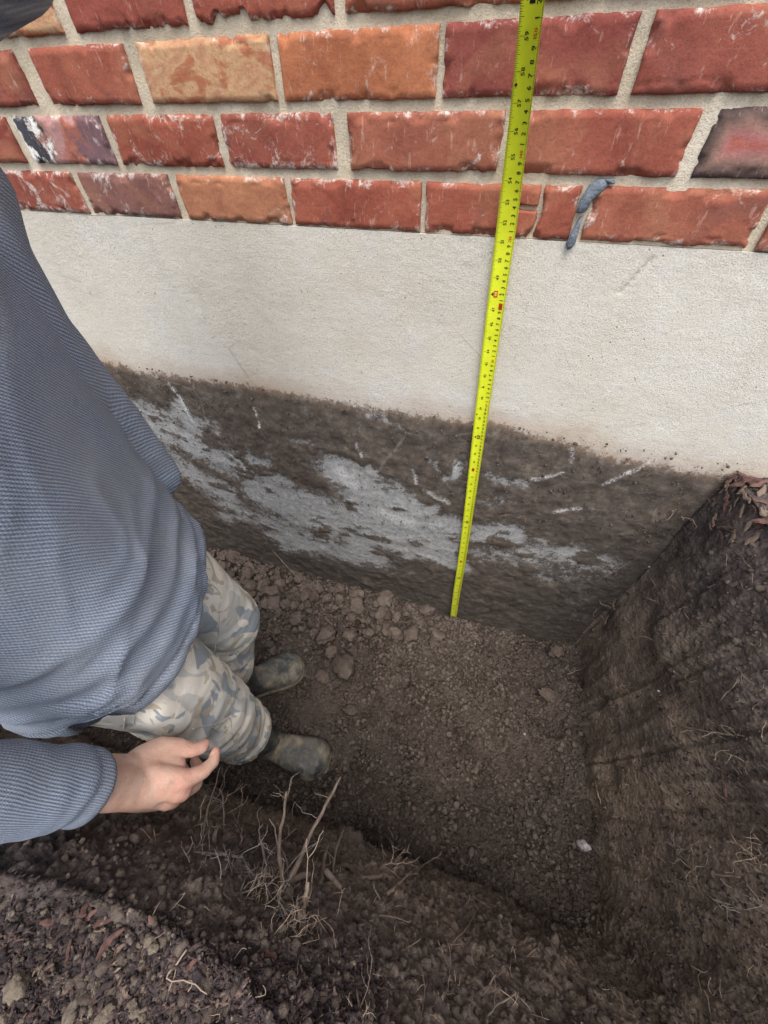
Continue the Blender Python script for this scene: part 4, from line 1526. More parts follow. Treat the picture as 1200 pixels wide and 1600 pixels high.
def rect(dst, s0, s1, h0, h1, off=.0004):
    k = 4
    sx = np.linspace(s0, s1, k)
    V = np.concatenate([tape_pt(sx, np.full(k, h0), off), tape_pt(sx, np.full(k, h1), off)])
    dst.add(V, np.array([[i, i + 1, k + i + 1, k + i] for i in range(k - 1)]))


for i in range(1, 16 * 69):
    h0 = i * .0254 / 16
    if h0 > TOP - .01: break
    L = .30 if i % 16 == 0 else (.20 if i % 8 == 0 else (.16 if i % 4 == 0 else (.13 if i % 2 == 0 else .10)))
    rect(mk, -.495, -.5 + L, h0 - .00017, h0 + .00017)
for j in range(1, 1000 * 2):
    h0 = j * .001
    if h0 > TOP - .01: break
    L = .14 if j % 10 == 0 else (.10 if j % 5 == 0 else .07)
    rect(mk, .5 - L, .495, h0 - .00014, h0 + .00014)
for i in range(1, 70):
    h0 = i * .0254
    if h0 > TOP - .02: break
    if i % 12 == 0:
        if i % 48 == 0:
            rect(mr, -.20, .02, h0 - .0055, h0 + .0055)
            text(mw, str(i), -.09, h0, .0062, .0007)
        else:
            rect(mk, -.14, .10, h0 - .0050, h0 + .0050)
            text(mw, str(i // 12) + 'F', -.02, h0, .0062, .0007)
        k = 3
        mk.add(tape_pt(np.array([-.36, -.22, -.22]), np.array([h0, h0 - .0035, h0 + .0035]), .0004), np.array([[0, 1, 2]]))
        text(mk, str(i % 12) if i % 12 else '0', .13, h0 + .0, .0040)
    elif i % 16 == 0:
        rect(mr, -.22, .0, h0 - .0055, h0 + .0055)
        text(mk, str(i), -.11, h0, .0062, .0007)
    else:
        text(mk, str(i), -.11, h0, .0068)
for d in (19.2, 38.4, 57.6):
    h0 = d * .0254
    mk.add(tape_pt(np.array([-.42, -.35, -.28, -.35]), np.array([h0, h0 - .002, h0, h0 + .002]), .0004), np.array([[0, 1, 2, 3]]))
for j in range(1, 180):
    h0 = j * .01
    if h0 > TOP - .02: break
    if j % 10 == 0:
        if j == 120:
            rect(mr, .16, .38, h0 - .0055, h0 + .0055)
            text(mk, str(j), .27, h0, .0058, .0007)
        else:
            text(mr, str(j), .27, h0, .0060)
    else:
        text(mk, str(j % 10) if j > 100 else str(j), .26, h0, .0078 if j > 100 else .0062)
mk.build('markings', BLACK, tape, False)
o = mr.build('markings', REDM, tape, False); o['label'] = 'red markings of the tape'
a_ = M('tape_pale_print', .5, .3)
mw.build('numerals', a_.out((.62, .66, .12)), tape, False)
# steel end hook
a_ = M('hook_steel', .35, .5); a_.b.inputs['Metallic'].default_value = .9
HOOK = a_.out((.55, .56, .54))
mb = MB()
sx = np.linspace(-.42, .42, 9)
rings = []
for z0, off in [(.010, .0008), (.004, .0010), (-.002, .0011), (-.0065, .0015)]:
    f = tape_pt(sx, np.full(9, z0), off)
    b = tape_pt(sx[::-1], np.full(9, z0), off - .0008)
    if z0 < 0:
        f[:, 2] += .004 * np.cos(sx / .42 * math.pi / 2) ** 2 * (1 if z0 < -.005 else .3)
        b[:, 2] = f[::-1, 2]
    rings.append(np.concatenate([f, b]))
mb.add(*loft(rings))
for s0 in (-.18, .18):
    p = tape_pt(s0, .007, .0012)
    V, F = ICO1
    mb.add(V * .0016 + p, F)
mb.build('end_hook', HOOK, tape)
for o in tape.children:
    o.location = (0, 0, 0)


# ================================================================== PERSON
C0 = np.array([-.61, -.59, 0])
FW = np.array([.875, .485, 0]); FW /= np.linalg.norm(FW)
RT = np.array([.485, -.875, 0]); RT /= np.linalg.norm(RT)
UP = np.array([0, 0, 1.0])


def L(a, b, z):
    return C0 + a * FW + b * RT + z * UP


person = empty('person', (-.61, -.59, 0))
tag(person, 'person in blue ribbed shirt, faded camouflage trousers and muddy boots standing in the pit', 'person')


def under(o):
    o.parent = person
    o.matrix_parent_inverse = Matrix.Translation(-person.location)
    return o


def oval(a, b, z, hw, df, db, k=40, ex=2.5, tilt=0.0):
    th = np.arange(k) * 2 * math.pi / k
    c, s = np.cos(th), np.sin(th)
    cc, s2 = np.sign(c) * np.abs(c) ** (2 / ex), np.sign(s) * np.abs(s) ** (2 / ex)
    d = np.where(c > 0, df, db)
    return np.array([L(a + d[i] * cc[i], b + hw * s2[i], z + tilt * cc[i]) for i in range(k)])


# ---- shirt
SHR = L(.0, .205, 1.42)
ELR = np.array([-.455, -.862, 1.12])
WRR = np.array([-.4285, -.8185, .880])
SHL = np.array([-.705, -.462, 1.515])
ELL = np.array([-.572, -.255, 1.578])
WRL = np.array([-.377, -.569, 1.661])
mb = MB()
rg_ = [(.845, .002, .202, .150, .140), (.855, .002, .207, .158, .146), (.88, .002, .208, .160, .147), (.94, .0, .204, .157, .145), (1.0, 0, .200, .152, .142), (1.1, 0, .198, .146, .14),
       (1.2, 0, .200, .145, .14), (1.3, 0, .204, .146, .135), (1.38, 0, .200, .142, .125), (1.44, -.005, .170, .11, .10), (1.485, -.01, .115, .085, .08), (1.52, -.01, .075, .068, .07)]
mb.add(*loft([oval(a, 0, z, hw, df, db) for z, a, hw, df, db in rg_]))
for P, Q, ra, rb in [(L(0, .15, 1.40), SHR, .07, .068), (SHR, ELR, .066, .047), (ELR, WRR, .047, .040), (L(0, -.14, 1.40), SHL, .07, .068), (SHL, ELL, .068, .058), (ELL, WRL, .058, .044), (L(.055, -.13, 1.36), L(.06, -.175, 1.41), .085, .075), (L(.055, -.13, 1.36), L(.06, -.13, 1.2), .085, .075)]:
    mb.add(*capsule(P, Q, ra, rb, 18))
# the side of the shirt hangs in a fold at the front left
mb.add(*capsule(L(.10, -.150, 1.26), L(.105, -.183, .985), .035, .042, 14))
V, N, F = remeshed(mb, .0062, 7, .5)
# cut the cuff square: flatten what lies beyond the wrist
ax = (WRR - ELR) / np.linalg.norm(WRR - ELR)
t = (V - WRR) @ ax
near_c = np.linalg.norm(V - WRR, axis=1) < .10
over = near_c & (t > .002)
V[over] -= np.outer(t[over] - .002 - .004 * np.clip(1 - np.linalg.norm((V - WRR)[over] - np.outer(t[over], ax), axis=1) / .03, 0, 1) * -1, ax)
wr = near_c & (t > -.05)
rel = V - L(0, 0, 0)
la, lb, lz = rel @ FW, rel @ RT, V[:, 2]
sleeveR = sstep(.235, .25, np.where(lz < 1.38, seg_dist(V, L(0, 0, .8), L(0, 0, 1.5)) , 0)) * (lb > .1)
# folds
U_ = np.stack([la * 1.0, lb * 1.0, lz], -1)
warp = .06 * fbm(U_ * 4, 3, 140)
dirn = np.stack([la * 2.2 + lb * 1.5, lb * 3.0 - la, lz * 7.5 + lb * 3.4 + warp * 20], -1)
fold = 1 - np.abs(fbm(dirn * 1.15, 3, 141)) * 2.6
fold2 = 1 - np.abs(fbm(np.stack([la * 3, lb * 3, lz * 13 - lb * 7], -1) * 1.4 + 8, 2, 142)) * 2.0
wave = fbm(np.stack([la * 3, lb * 4.5, lz * 2.2], -1) * 1.6, 3, 143)
lowz = sstep(1.12, .92, lz)
disp = .0046 * np.clip(fold, 0, 1) ** 2.5 * (.4 + 1.0 * lowz) + .0024 * fold * (.35 + 1.0 * lowz) + .0024 * fold2 * lowz + .007 * wave
# three soft rolls above the hem
for zc, am, sl in [(.935, .0060, .16), (.985, .0055, .22), (1.05, .0045, .26)]:
    q = (lz - zc - sl * (la - .05) * -1 * .5 - sl * lb * -.35 - .012 * fbm(U_ * 6, 2, int(zc * 100))) / .016
    disp = disp + am * np.exp(-q * q) * sstep(-.22, -.05, lb) * (lb < .26)
# hem band stitched in
disp = disp - .0045 * np.exp(-((lz - .878) / .0035) ** 2) * sstep(.30, .22, np.hypot(la, lb))
axc = (V - WRR) @ ax
cuffw = (np.exp(-((axc + .006) / .006) ** 2) - 2.2 * np.exp(-((axc + .024) / .003) ** 2)) * near_c
armf = np.where(near_c | ((lb > .2) & (lz < 1.3)), .0022 * np.sin(axc * 95 + 3 * fbm(V * 12, 2, 144)) * sstep(-.02, -.06, axc) * (.4 + fbm(V * 9, 3, 145)), 0)
V = V + N * (disp * np.where((lb > .235) & (lz < 1.3), .4, 1.0) + armf + .0015 * cuffw)[:, None]
me = raw_mesh('shirt', V, F)
isarm = ((lb > .225) & (lz < 1.36)) | (np.linalg.norm(V - ELL, axis=1) < .26) & (la > .16)
# thread coordinates: across the ribs and along them
ang = np.arctan2(lb, la + .02)
ribc = np.where(isarm, np.arctan2((V - ELR) @ UP * .2 + (V - ELR) @ FW, (V - ELR) @ RT) * .055 + .12 * axc, lz * .64 - ang * .146)
alongc = np.where(isarm, axc, ang * .146 + lz * .64)
set_attr(me, 'rib', ribc)
set_attr(me, 'along', alongc)


def mat_knit():
    a = M('blue_knit', .95, .12)
    rib, al = a.attr('rib'), a.attr('along')
    w = a.noise(14, 3)
    r0 = a.math('MULTIPLY', a.math('ADD', rib, a.math('MULTIPLY', w, .004)), 6.2832 / .0039)
    s0 = a.math('SINE', r0)
    c0 = a.math('SINE', a.math('ADD', a.math('MULTIPLY', al, 6.2832 / .0036), a.math('MULTIPLY', r0, .5)))
    f = a.noise(650, 3, .7)
    k = a.math('ADD', a.math('MULTIPLY', s0, .5), a.math('MULTIPLY', a.math('MULTIPLY', c0, s0), .32))
    k = a.math('ADD', a.math('ADD', a.math('MULTIPLY', k, .5), .5), a.math('MULTIPLY', a.math('SUBTRACT', f, .5), 1.1))
    col = a.ramp(k, [(.10, (.105, .138, .205)), (.5, (.228, .272, .358)), (.90, (.48, .52, .59))])
    hilite = a.noise(5, 4, .6)
    col = a.mix(a.ramp(hilite, [(.42, 0), (.66, .50)]), col, (.32, .335, .35))  # broad random pale patches put highlights into the cloth colour
    col = a.mix(a.ramp(a.noise(70, 5, .75), [(.58, 0), (.78, .22)]), col, (.10, .11, .14))
    col = a.mix(a.ramp(a.noise(9, 7, .8, dist=.6), [(.56, 0), (.76, .5)]), col, (.19, .165, .14))
    col = a.mix(a.ramp(a.voro(120), [(.05, .5), (.11, 0)]), col, (.50, .53, .58))
    h = a.math('ADD', k, a.math('MULTIPLY', f, .35))
    return a.out(col, a.bump(h, .75, .0028))


under(link('shirt', me, mat_knit()))

# ---- trousers
HR, KR, AR = L(.02, .092, .84), np.array([-.505, -.655, .47]), np.array([-.530, -.651, .215])
HL, KL, AL = L(.02, -.092, .84), np.array([-.607, -.447, .50]), np.array([-.668, -.512, .235])
mb = MB()
mb.add(*loft([oval(0, 0, z, hw, df, db, 32) for z, hw, df, db in [(.74, .09, .08, .08), (.80, .165, .105, .115), (.88, .182, .120, .130), (.96, .175, .118, .125), (1.02, .165, .11, .115), (1.05, .12, .09, .09)]]))
for P, Q, ra, rb in [(HR, KR, .101, .080), (KR, AR, .078, .074), (HL, KL, .101, .082), (KL, AL, .080, .074)]:
    mb.add(*capsule(P, Q, ra, rb, 20))
# seat of the right pocket and thigh pocket bellows
mb.add(*capsule(L(.07, .172, .78), L(.065, .165, .60), .030, .034, 14))
V, N, F = remeshed(mb, .0065, 6, .5)
for A_, K_ in ((AR, KR), (AL, KL)):       # trouser hems
    ax = (A_ - K_) / np.linalg.norm(A_ - K_)
    t = (V - A_) @ ax
    ov = (np.linalg.norm(V - A_, axis=1) < .16) & (t > .0)
    V[ov] -= np.outer(t[ov], ax)
rel = V - L(0, 0, 0)
la, lb, lz = rel @ FW, rel @ RT, V[:, 2]
Q_ = np.stack([la, lb, lz], -1)
wp = .5 * fbm(Q_ * 5, 3, 150)
f1_ = 1 - np.abs(fbm(np.stack([la * 5, lb * 5 + wp * .3, lz * 14 + la * 9 + lb * 6 + wp], -1), 2, 151)) * 2
f2_ = 1 - np.abs(fbm(np.stack([la * 8, lb * 8, lz * 26 - la * 12], -1) + 5, 2, 152)) * 2
f3_ = fbm(np.stack([la * 7, lb * 7, lz * 4], -1), 3, 153)
kz = np.exp(-((lz - .47) / .10) ** 2)
cz = sstep(.42, .24, lz)
disp = .004 * sstep(.40, .24, lz) * np.sin(lz * 190 + 9 * fbm(Q_ * 7, 2, 155)) + .0075 * f1_ * (.6 + .5 * kz + .5 * cz) + .0042 * f2_ * (.3 + kz + cz) + .007 * f3_
V = V + N * disp[:, None]
TR_V, TR_F = V, F
bvh_tr = BVHTree.FromPolygons(V.tolist(), np.concatenate([f.reshape(-1, f.shape[1]) if f.shape[1] == 4 else np.concatenate([f, f[:, 2:]], 1) for f in F]).tolist()) if len(F) == 1 else BVHTree.FromPolygons(V.tolist(), sum([f.tolist() for f in F], []))
me = raw_mesh('trousers', V, F)


def mat_camo():
    a = M('faded_camouflage', .92, .15)
    v = a.map((1, 1, .5), (.35, .5, .3))
    b1 = a.noise(14, 2.2, .45, v, .9)
    b2 = a.noise(16, 2.2, .45, a.map((1, 1, .6), (-.4, .3, 1.2)), 1.1)
    b3 = a.noise(21, 2.0, .45, a.map((.8, 1, .8), (.9, -.4, .4)), 1.2)
    c = a.mix(a.ramp(b1, [(.505, 0), (.52, 1)]), (.74, .69, .60), (.55, .54, .50))
    c = a.mix(a.ramp(b2, [(.565, 0), (.58, 1)]), c, (.33, .36, .385))
    c = a.mix(a.ramp(b3, [(.60, 0), (.612, 1)]), c, (.50, .43, .335))
    c = a.mix(a.ramp(a.noise(15, 2.2, .45, a.map((1, 1, .5), (.1, .9, 2.2)), 1.0), [(.63, 0), (.64, 1)]), c, (.68, .66, .60))
    c = a.mix(a.ramp(a.noise(10, 6, .75, dist=.4), [(.52, 0), (.78, .45)]), c, (.28, .23, .18))
    wv = a.noise(700, 2, .6)
    c = a.mix(.35, c, a.ramp(wv, [(.3, .7), (.7, 1.15)]), 'MULTIPLY')
    return a.out(c, a.bump(a.math('ADD', a.math('MULTIPLY', wv, .5), a.math('MULTIPLY', a.noise(38, 4, .6), 1.0)), .5, .003))


trousers = under(link('trousers', me, mat_camo()))


def on_trousers(P, off=.001):
    out = []
    for p in P:
        q, nrm, _, _ = bvh_tr.find_nearest(Vector(p))
        d = Vector(p) - q
        out.append(np.array(q) + np.array(nrm) * off)
    return np.array(out)


def tr_hit(u, v):
    p, nrm, _, dist = bvh_tr.ray_cast(Vector(CAM_LOC), Vector(pix_ray(u, v)))
    return None if p is None else np.array(p)


a_ = M('trouser_seam', .9, .15)
SEAM = a_.out(a_.ramp(a_.noise(80, 4), [(.3, (.40, .38, .32)), (.7, (.58, .55, .47))]))


def seam(pix, r=.0016, name='pocket_seam', off=.0008):
    P = [tr_hit(u, v) for u, v in pix]
    P = [p for p in P if p is not None]
    if len(P) < 2: return
    c = wiggle(np.array(P), len(P) * 8, .0004, len(pix))
    c = on_trousers(c, off)
    mb = MB()
    mb.add(*tube(c, np.full(len(c), r), 6))
    o = mb.build(name, SEAM)
    o.parent = trousers
    o.matrix_parent_inverse = trousers.matrix_parent_inverse.copy()
    o.matrix_parent_inverse = Matrix.Identity(4)
    return o


seam([(301, 915), (315, 911), (330, 914), (341, 923), (345, 935)])
seam([(302, 888), (315, 886), (328, 890)], .0009)
seam([(195, 1122), (194, 1138), (192, 1152), (184, 1164), (176, 1167)])
seam([(210, 1108), (210, 1130), (205, 1148)], .0008)
seam([(300, 1139), (322, 1134), (345, 1128), (358, 1122), (361, 1135), (352, 1150), (338, 1158)], .0013, 'knee_patch_seam')
seam([(330, 1136), (340, 1143), (352, 1140), (362, 1128)], .0011, 'knee_patch_seam')
seam([(385, 1185), (400, 1178), (412, 1168), (417, 1155), (412, 1140)], .0012, 'hem_seam')
seam([(346, 1040), (340, 1000), (342, 960), (345, 940)], .0009, 'inner_seam')


# ---- boots
def mat_rubber():
    a = M('muddy_rubber', .6, .4)
    m = a.noise(17, 6, .65, dist=.4)
    c = a.ramp(m, [(.36, (.022, .026, .030)), (.47, (.060, .064, .062)), (.56, (.13, .122, .10)), (.68, (.27, .225, .165))])
    c = a.mix(a.ramp(a.noise(70, 5, .7), [(.5, 0), (.68, .55)]), c, (.22, .19, .145))
    mud = a.math('ADD', a.attr('mud'), a.math('MULTIPLY', a.math('SUBTRACT', a.noise(55, 6, .75), .5), 1.3))
    c = a.mix(a.ramp(mud, [(.45, 0), (.62, .85)]), c, a.ramp(a.noise(120, 4, .7), [(.3, (.10, .082, .065)), (.7, (.24, .20, .155))]))
    r = a.ramp(m, [(.42, .38), (.6, .9)])
    return a.out(c, a.bump(a.math('ADD', a.noise(60, 5, .7), a.math('MULTIPLY', m, .6)), .45, .004), r)


RUB = mat_rubber()
a_ = M('boot_sole', .85, .25)
SOLE = a_.out(a_.ramp(a_.noise(40, 5, .7), [(.3, (.06, .055, .045)), (.7, (.20, .165, .125))]), a_.bump(a_.noise(80, 4), .6, .004))


def boot(toe, heel, shaft_top, label):
    toe, heel = np.array(toe, float), np.array(heel, float)
    d = toe - heel
    Lg = np.linalg.norm(d[:2])
    d = np.array([d[0], d[1], 0]) / Lg
    sd = np.array([d[1], -d[0], 0])
    z0 = toe[2]
    ts = [0, .015, .05, .12, .22, .35, .48, .60, .72, .82, .90, .95, .98, 1.0]
    hw = [.010, .022, .032, .037, .037, .036, .039, .045, .051, .053, .049, .041, .030, .014]
    ht = [.060, .085, .100, .112, .118, .116, .103, .088, .075, .068, .061, .054, .046, .034]

    def ring(i, k=26, grow=0.0, zb=0.0, zt=None, ex=3.0):
        th = np.arange(k) * 2 * math.pi / k
        c, s_ = np.cos(th), np.sin(th)
        cc = np.sign(c) * np.abs(c) ** (2 / ex)
        sn = np.sign(s_) * np.abs(s_) ** (2 / (2.3 if zt is None else 6))
        H = ht[i] if zt is None else zt
        # the big-toe side runs straighter
        p = heel * [1, 1, 0] + d * (ts[i] * Lg)
        return np.stack([p + sd * ((hw[i] * 1.13 + grow) * cc[j]) + UP * (z0 + zb + (H - zb) * (.5 + .5 * sn[j])) for j in range(k)])
    mb = MB()
    mb.add(*loft([ring(i) for i in range(len(ts))]))
    ank = heel * [1, 1, 0] + d * .075 + UP * (z0 + .085)
    mb.add(*capsule(ank, np.array(shaft_top), .050, .058, 18))
    mb.add(*capsule(ank + d * .03 - UP * .01, ank + UP * .10 + d * .005, .046, .050, 16))
    V, N, F = remeshed(mb, .0045, 6, .5)
    rel_ = V - heel * [1, 1, 0]
    tl = rel_ @ d / Lg
    cr = np.exp(-((tl - .50) / .06) ** 2) * np.sin(tl * 150 + 4 * (rel_ @ sd) * 10) * .0022 + .0016 * fbm(V * 30, 3, 160)
    rim_ = .0022 * np.exp(-((V[:, 2] - z0 - .034) / .004) ** 2)      # foxing band above the sole
    V = V + N * (cr + rim_ + .002 * fbm(V * 9, 3, 161))[:, None]
    mb_ = raw_mesh('boot', V, F)
    set_attr(mb_, 'mud', np.clip(.36 * sstep(.80, 1.0, tl) + .6 * sstep(.045, .015, V[:, 2] - z0) + .25 * fbm(V * 14, 3, 162), 0, 1))
    o = link('boot', mb_, RUB)
    under(o)
    o['label'] = label
    ms = MB()
    ms.add(*loft([ring(i, 26, .0045, -.004, .020) + (0 if 0 < i < len(ts) - 1 else (d * (-.004 if i == 0 else .004))) for i in range(len(ts))]))
    so = ms.build('sole', SOLE)
    so.parent = o
    return o


boot((-.291, -.630, .004), (-.590, -.652, .004), (-.540, -.650, .300), 'muddy boot on the near side, toe pointing straight at the pit end')
boot((-.510, -.362, .004), (-.722, -.566, .004), (-.672, -.518, .310), 'muddy boot turned out towards the wall')

# ---- body: head, neck, trunk under the clothes, arms and hands as one continuous surface
mb = MB()
HD = L(.045, 0, 1.675)
tilt = math.radians(24)


def hd(a, b, z):          # head space: front, right, up; nodding forward
    a2, z2 = a * math.cos(tilt) + z * math.sin(tilt), -a * math.sin(tilt) + z * math.cos(tilt)
    return HD + a2 * FW + b * RT + z2 * UP


ROT = np.stack([math.cos(tilt) * FW - math.sin(tilt) * UP, RT, math.sin(tilt) * FW + math.cos(tilt) * UP], 1)
mb.add(*ellipsoid(hd(-.005, 0, .025), (.094, .073, .092), ROT))
mb.add(*ellipsoid(hd(.022, 0, -.035), (.070, .060, .078), ROT))
mb.add(*ellipsoid(hd(.058, 0, -.088), (.028, .030, .022), ROT))
mb.add(*capsule(hd(.090, 0, .015), hd(.108, 0, -.022), .008, .013))
for sgn in (-1, 1):
    mb.add(*ellipsoid(hd(-.005, sgn * .076, -.01), (.017, .008, .030), ROT))
    mb.add(*ellipsoid(hd(.078, sgn * .030, .030), (.014, .024, .009), ROT))
    mb.add(*ellipsoid(hd(.060, sgn * .038, -.025), (.024, .020, .022), ROT))
mb.add(*ellipsoid(hd(.090, 0, -.050), (.009, .023, .005), ROT))
mb.add(*ellipsoid(hd(.088, 0, -.061), (.009, .020, .006), ROT))
mb.add(*capsule(L(-.005, 0, 1.46), hd(-.02, 0, -.06), .060, .056))
mb.add(*loft([oval(0, 0, z, hw, df, db, 24) for z, hw, df, db in [(.9, .14, .09, .09), (1.1, .14, .10, .10), (1.35, .16, .11, .10), (1.46, .10, .07, .07), (1.49, .06, .05, .05)]]))
for P, Q, ra, rb in [(L(0, .12, 1.41), SHR, .05, .045), (SHR, ELR, .045, .038), (ELR, WRR, .040, .031), (L(0, -.12, 1.41), SHL, .05, .045), (SHL, ELL, .045, .038), (ELL, WRL, .040, .030),
                     (L(0, .08, .92), KR, .075, .055), (KR, AR, .052, .042), (L(0, -.08, .92), KL, .075, .055), (KL, AL, .052, .042)]:
    mb.add(*capsule(P, Q, ra, rb, 16))


def chain(mb, pts, rad, k=14):
    for i in range(len(pts) - 1):
        mb.add(*capsule(pts[i], pts[i + 1], rad[i], rad[i + 1], k))


px = onz
Wc = px(176, 1222, .842)
# right hand, back of the hand turned up and outwards, thumb along the thigh
mcpI, mcpM, mcpR, mcpP = px(287, 1219, .762), px(283, 1236, .752), px(270, 1247, .742), px(250, 1250, .738)
cmc = px(222, 1187, .800)
chain(mb, [WRR + (WRR - Wc) * .8, Wc, px(208, 1221, .812)], [.0295, .0265, .0190])
chain(mb, [px(176, 1207, .842), px(206, 1203, .812)], [.021, .021])
chain(mb, [px(176, 1238, .838), px(206, 1238, .806)], [.020, .020])
for mcp, w0, r1 in [(mcpI, (200, 1207, .815), .0150), (mcpM, (198, 1220, .815), .0150), (mcpR, (196, 1234, .808), .0145), (mcpP, (194, 1243, .80), .0135)]:
    chain(mb, [px(*w0), .5 * (px(*w0) + mcp), mcp], [.019, .0175, r1])
chain(mb, [px(206, 1215, .80), px(250, 1226, .765)], [.020, .018])
for yy, zz_ in ((1204, .835), (1214, .838), (1224, .838), (1234, .835), (1242, .83)):
    chain(mb, [px(165, yy, zz_ + .02), px(205, yy - 1, zz_ - .024), px(240, yy - 2, zz_ - .055)], [.0195, .0195, .0175])
chain(mb, [mcpI, px(318, 1205, .742), px(333, 1190, .728), px(337, 1174, .722)], [.0138, .0108, .0096, .0075])        # index, half bent
chain(mb, [mcpM, px(304, 1226, .722), px(312, 1204, .694), px(304, 1188, .690)], [.0138, .0108, .0098, .0080])
chain(mb, [mcpR, px(287, 1236, .700), px(292, 1212, .672), px(284, 1196, .672)], [.0132, .0102, .0092, .0076])
chain(mb, [mcpP, px(264, 1240, .695), px(268, 1218, .672), px(262, 1203, .674)], [.0122, .0090, .0082, .0068])
chain(mb, [px(206, 1200, .812), cmc, px(250, 1172, .782), px(279, 1168, .764)], [.0200, .0205, .0185, .0140])         # thumb
chain(mb, [px(279, 1168, .764), px(300, 1172, .748), px(314, 1168, .736), px(320, 1163, .731)], [.0140, .0112, .0106, .0082])
chain(mb, [px(236, 1192, .785), px(276, 1197, .762)], [.0190, .0130])                                                  # web of the thumb
# left hand, holding up past the top of the frame
a_l = (WRL - ELL) / np.linalg.norm(WRL - ELL)
sl = np.cross(a_l, UP); sl /= np.linalg.norm(sl)
for j, (o1, ln_) in enumerate([(-.030, .070), (-.010, .080), (.010, .076), (.029, .060)]):
    k0 = WRL + a_l * .085 + sl * o1
    chain(mb, [WRL + sl * o1 * .5, k0, k0 + a_l * ln_ * .5 + UP * .004, k0 + a_l * ln_ * .75 - UP * .018, k0 + a_l * ln_ * .7 - UP * .036], [.017, .0125, .0095, .0088, .0075])
chain(mb, [WRL + sl * .02, WRL + a_l * .045 + sl * .045 - UP * .012, WRL + a_l * .08 + sl * .05 - UP * .025], [.018, .0125, .0095])
V, N, F = remeshed(mb, .0025, 12, .5)
hnd = np.linalg.norm(V - px(240, 1215, .78), axis=1) < .16
fine_ = fbm(V * 90, 3, 170)
disp = .0009 + .0004 * fine_ + .0010 * fbm(V * 28, 3, 171)
# tendons, knuckles and creases on the back of the hand
for mcp, w0 in [(mcpI, (206, 1209, .815)), (mcpM, (204, 1221, .815)), (mcpR, (202, 1233, .808))]:
    dd = seg_dist(V, px(*w0) + np.array([0, -.012, .012]), mcp + np.array([0, -.010, .010]))
    disp = disp + .0021 * np.exp(-(dd / .0055) ** 2)
for mcp in (mcpI, mcpM, mcpR):
    disp = disp + .0018 * np.exp(-(np.linalg.norm(V - mcp - np.array([.004, -.008, .009]), axis=1) / .009) ** 2)
crease = np.zeros(len(V))
for ck, cn in [(px(300, 1171, .76), px(320, 1163, .731) - px(279, 1168, .764)), (px(318, 1205, .752), px(333, 1190, .728) - mcpI)]:
    cn = cn / np.linalg.norm(cn)
    tt_ = (V - ck) @ cn
    nd = np.linalg.norm(V - ck, axis=1)
    cre = np.exp(-(nd / .014) ** 2) * np.clip(np.cos(tt_ * 1700 + 2 * fine_), 0, 1) ** 2
    crease = np.maximum(crease, cre)
    disp = disp - .0011 * cre
vein = np.minimum(seg_dist(V, px(206, 1208, .85), px(255, 1217, .80)), seg_dist(V, px(210, 1232, .84), px(262, 1222, .79)))
disp = disp + .0010 * np.exp(-(vein / .004) ** 2)
V = V + N * (disp * hnd)[:, None]


def mat_skin():
    a = M('skin', .55, .35)
    c = a.ramp(a.noise(22, 5, .6), [(.3, (.44, .25, .185)), (.5, (.54, .345, .265)), (.75, (.62, .44, .355))])
    c = a.mix(a.attr('flush'), c, (.58, .25, .20))
    c = a.mix(a.math('MULTIPLY', a.attr('crease'), .55), c, (.30, .14, .10))
    c = a.mix(a.ramp(a.voro(150), [(.04, .35), (.10, 0)]), c, (.34, .17, .12))
    c = a.mix(a.ramp(a.math('ADD', a.noise(48, 6, .8, dist=.5), a.math('MULTIPLY', a.attr('flush'), .14)), [(.55, 0), (.72, .5)]), c, (.22, .145, .11))
    c = a.mix(a.ramp(a.noise(60, 4, .7, a.map((1, 1, 1), (.5, .2, .1)), .3), [(.50, 0), (.70, .4)]), c, (.60, .30, .24))
    c = a.mix(.25, c, a.ramp(a.noise(300, 4, .7), [(.3, .7), (.7, 1.2)]), 'MULTIPLY')
    a.b.inputs['Subsurface Weight'].default_value = .12
    a.b.inputs['Subsurface Radius'].default_value = (.006, .002, .001)
    a.b.inputs['Subsurface Scale'].default_value = .5
    return a.out(c, a.bump(a.math('ADD', a.noise(420, 4, .7), a.math('MULTIPLY', a.voro(380), .8)), .25, .0012))


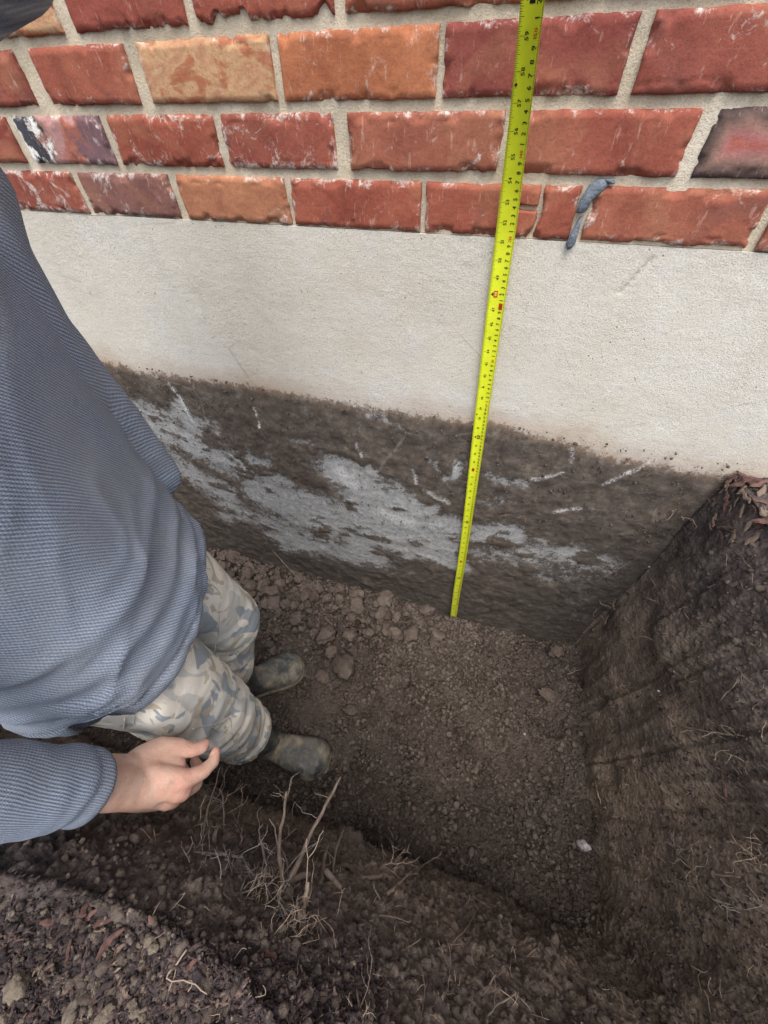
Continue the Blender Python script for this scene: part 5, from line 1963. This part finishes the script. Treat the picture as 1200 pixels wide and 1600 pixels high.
me = raw_mesh('body', V, F)
fl = np.zeros(len(V))
for q, r in [(mcpI, .022), (mcpM, .022), (mcpR, .018), (px(320, 1163, .731), .014), (px(337, 1174, .722), .014), (px(304, 1188, .69), .016)]:
    fl = np.maximum(fl, .6 * np.exp(-(np.linalg.norm(V - q, axis=1) / r) ** 2))
set_attr(me, 'flush', fl)
set_attr(me, 'crease', crease * hnd)
body = under(link('body', me, mat_skin()))
# thumb nail
tip, ipj = px(320, 1163, .731), px(303, 1171, .746)
dv = (tip - ipj) / np.linalg.norm(tip - ipj)
view = -(pix_ray(318, 1165))
nz = view + np.array([.35, .3, 0]); nz -= dv * (nz @ dv); nz /= np.linalg.norm(nz)
sd = np.cross(dv, nz)
gx, gy = np.meshgrid(np.linspace(-1, 1, 9), np.linspace(-1, 1, 9))
ry = np.sqrt(np.clip(1 - .35 * gx ** 4, 0, 1))
NV = tip - dv * .002 + nz * .0072 + gx[..., None] * .0062 * dv + (gy * ry)[..., None] * .0052 * sd - (gy ** 2)[..., None] * .0022 * nz - (np.clip(gx, 0, 1) ** 2)[..., None] * .0015 * nz
mb = MB()
mb.add(np.concatenate([NV.reshape(-1, 3), NV.reshape(-1, 3) - nz * .002]), [grid_faces(9, 9), grid_faces(9, 9)[:, ::-1] + 81])
a_ = M('nail', .35, .5)
o = mb.build('thumb_nail', a_.out((.66, .47, .42)))
o.parent = body
# eyes and hair
a_ = M('eye', .2, .5)
EYE = a_.out((.55, .53, .5))
for sgn in (-1, 1):
    mb = MB()
    mb.add(*ellipsoid(hd(.078, sgn * .031, .012), (.012, .013, .010), ROT))
    o = mb.build('eye', EYE)
    o.parent = body
mb = MB()
mb.add(*ellipsoid(hd(-.014, 0, .042), (.098, .080, .090), ROT))
mb.add(*ellipsoid(hd(-.050, 0, -.005), (.060, .074, .075), ROT))
V, N, F = remeshed(mb, .005, 4, .5)
V = V + N * (.004 * fbm(V * np.array([60, 60, 25]), 3, 180))[:, None]
a_ = M('brown_hair', .7, .3)
under(link('hair', raw_mesh('hair', V, F), a_.out(a_.ramp(a_.noise(1, 4, .7, a_.map((220, 220, 30))), [(.3, (.03, .02, .014)), (.7, (.09, .06, .04))]))))
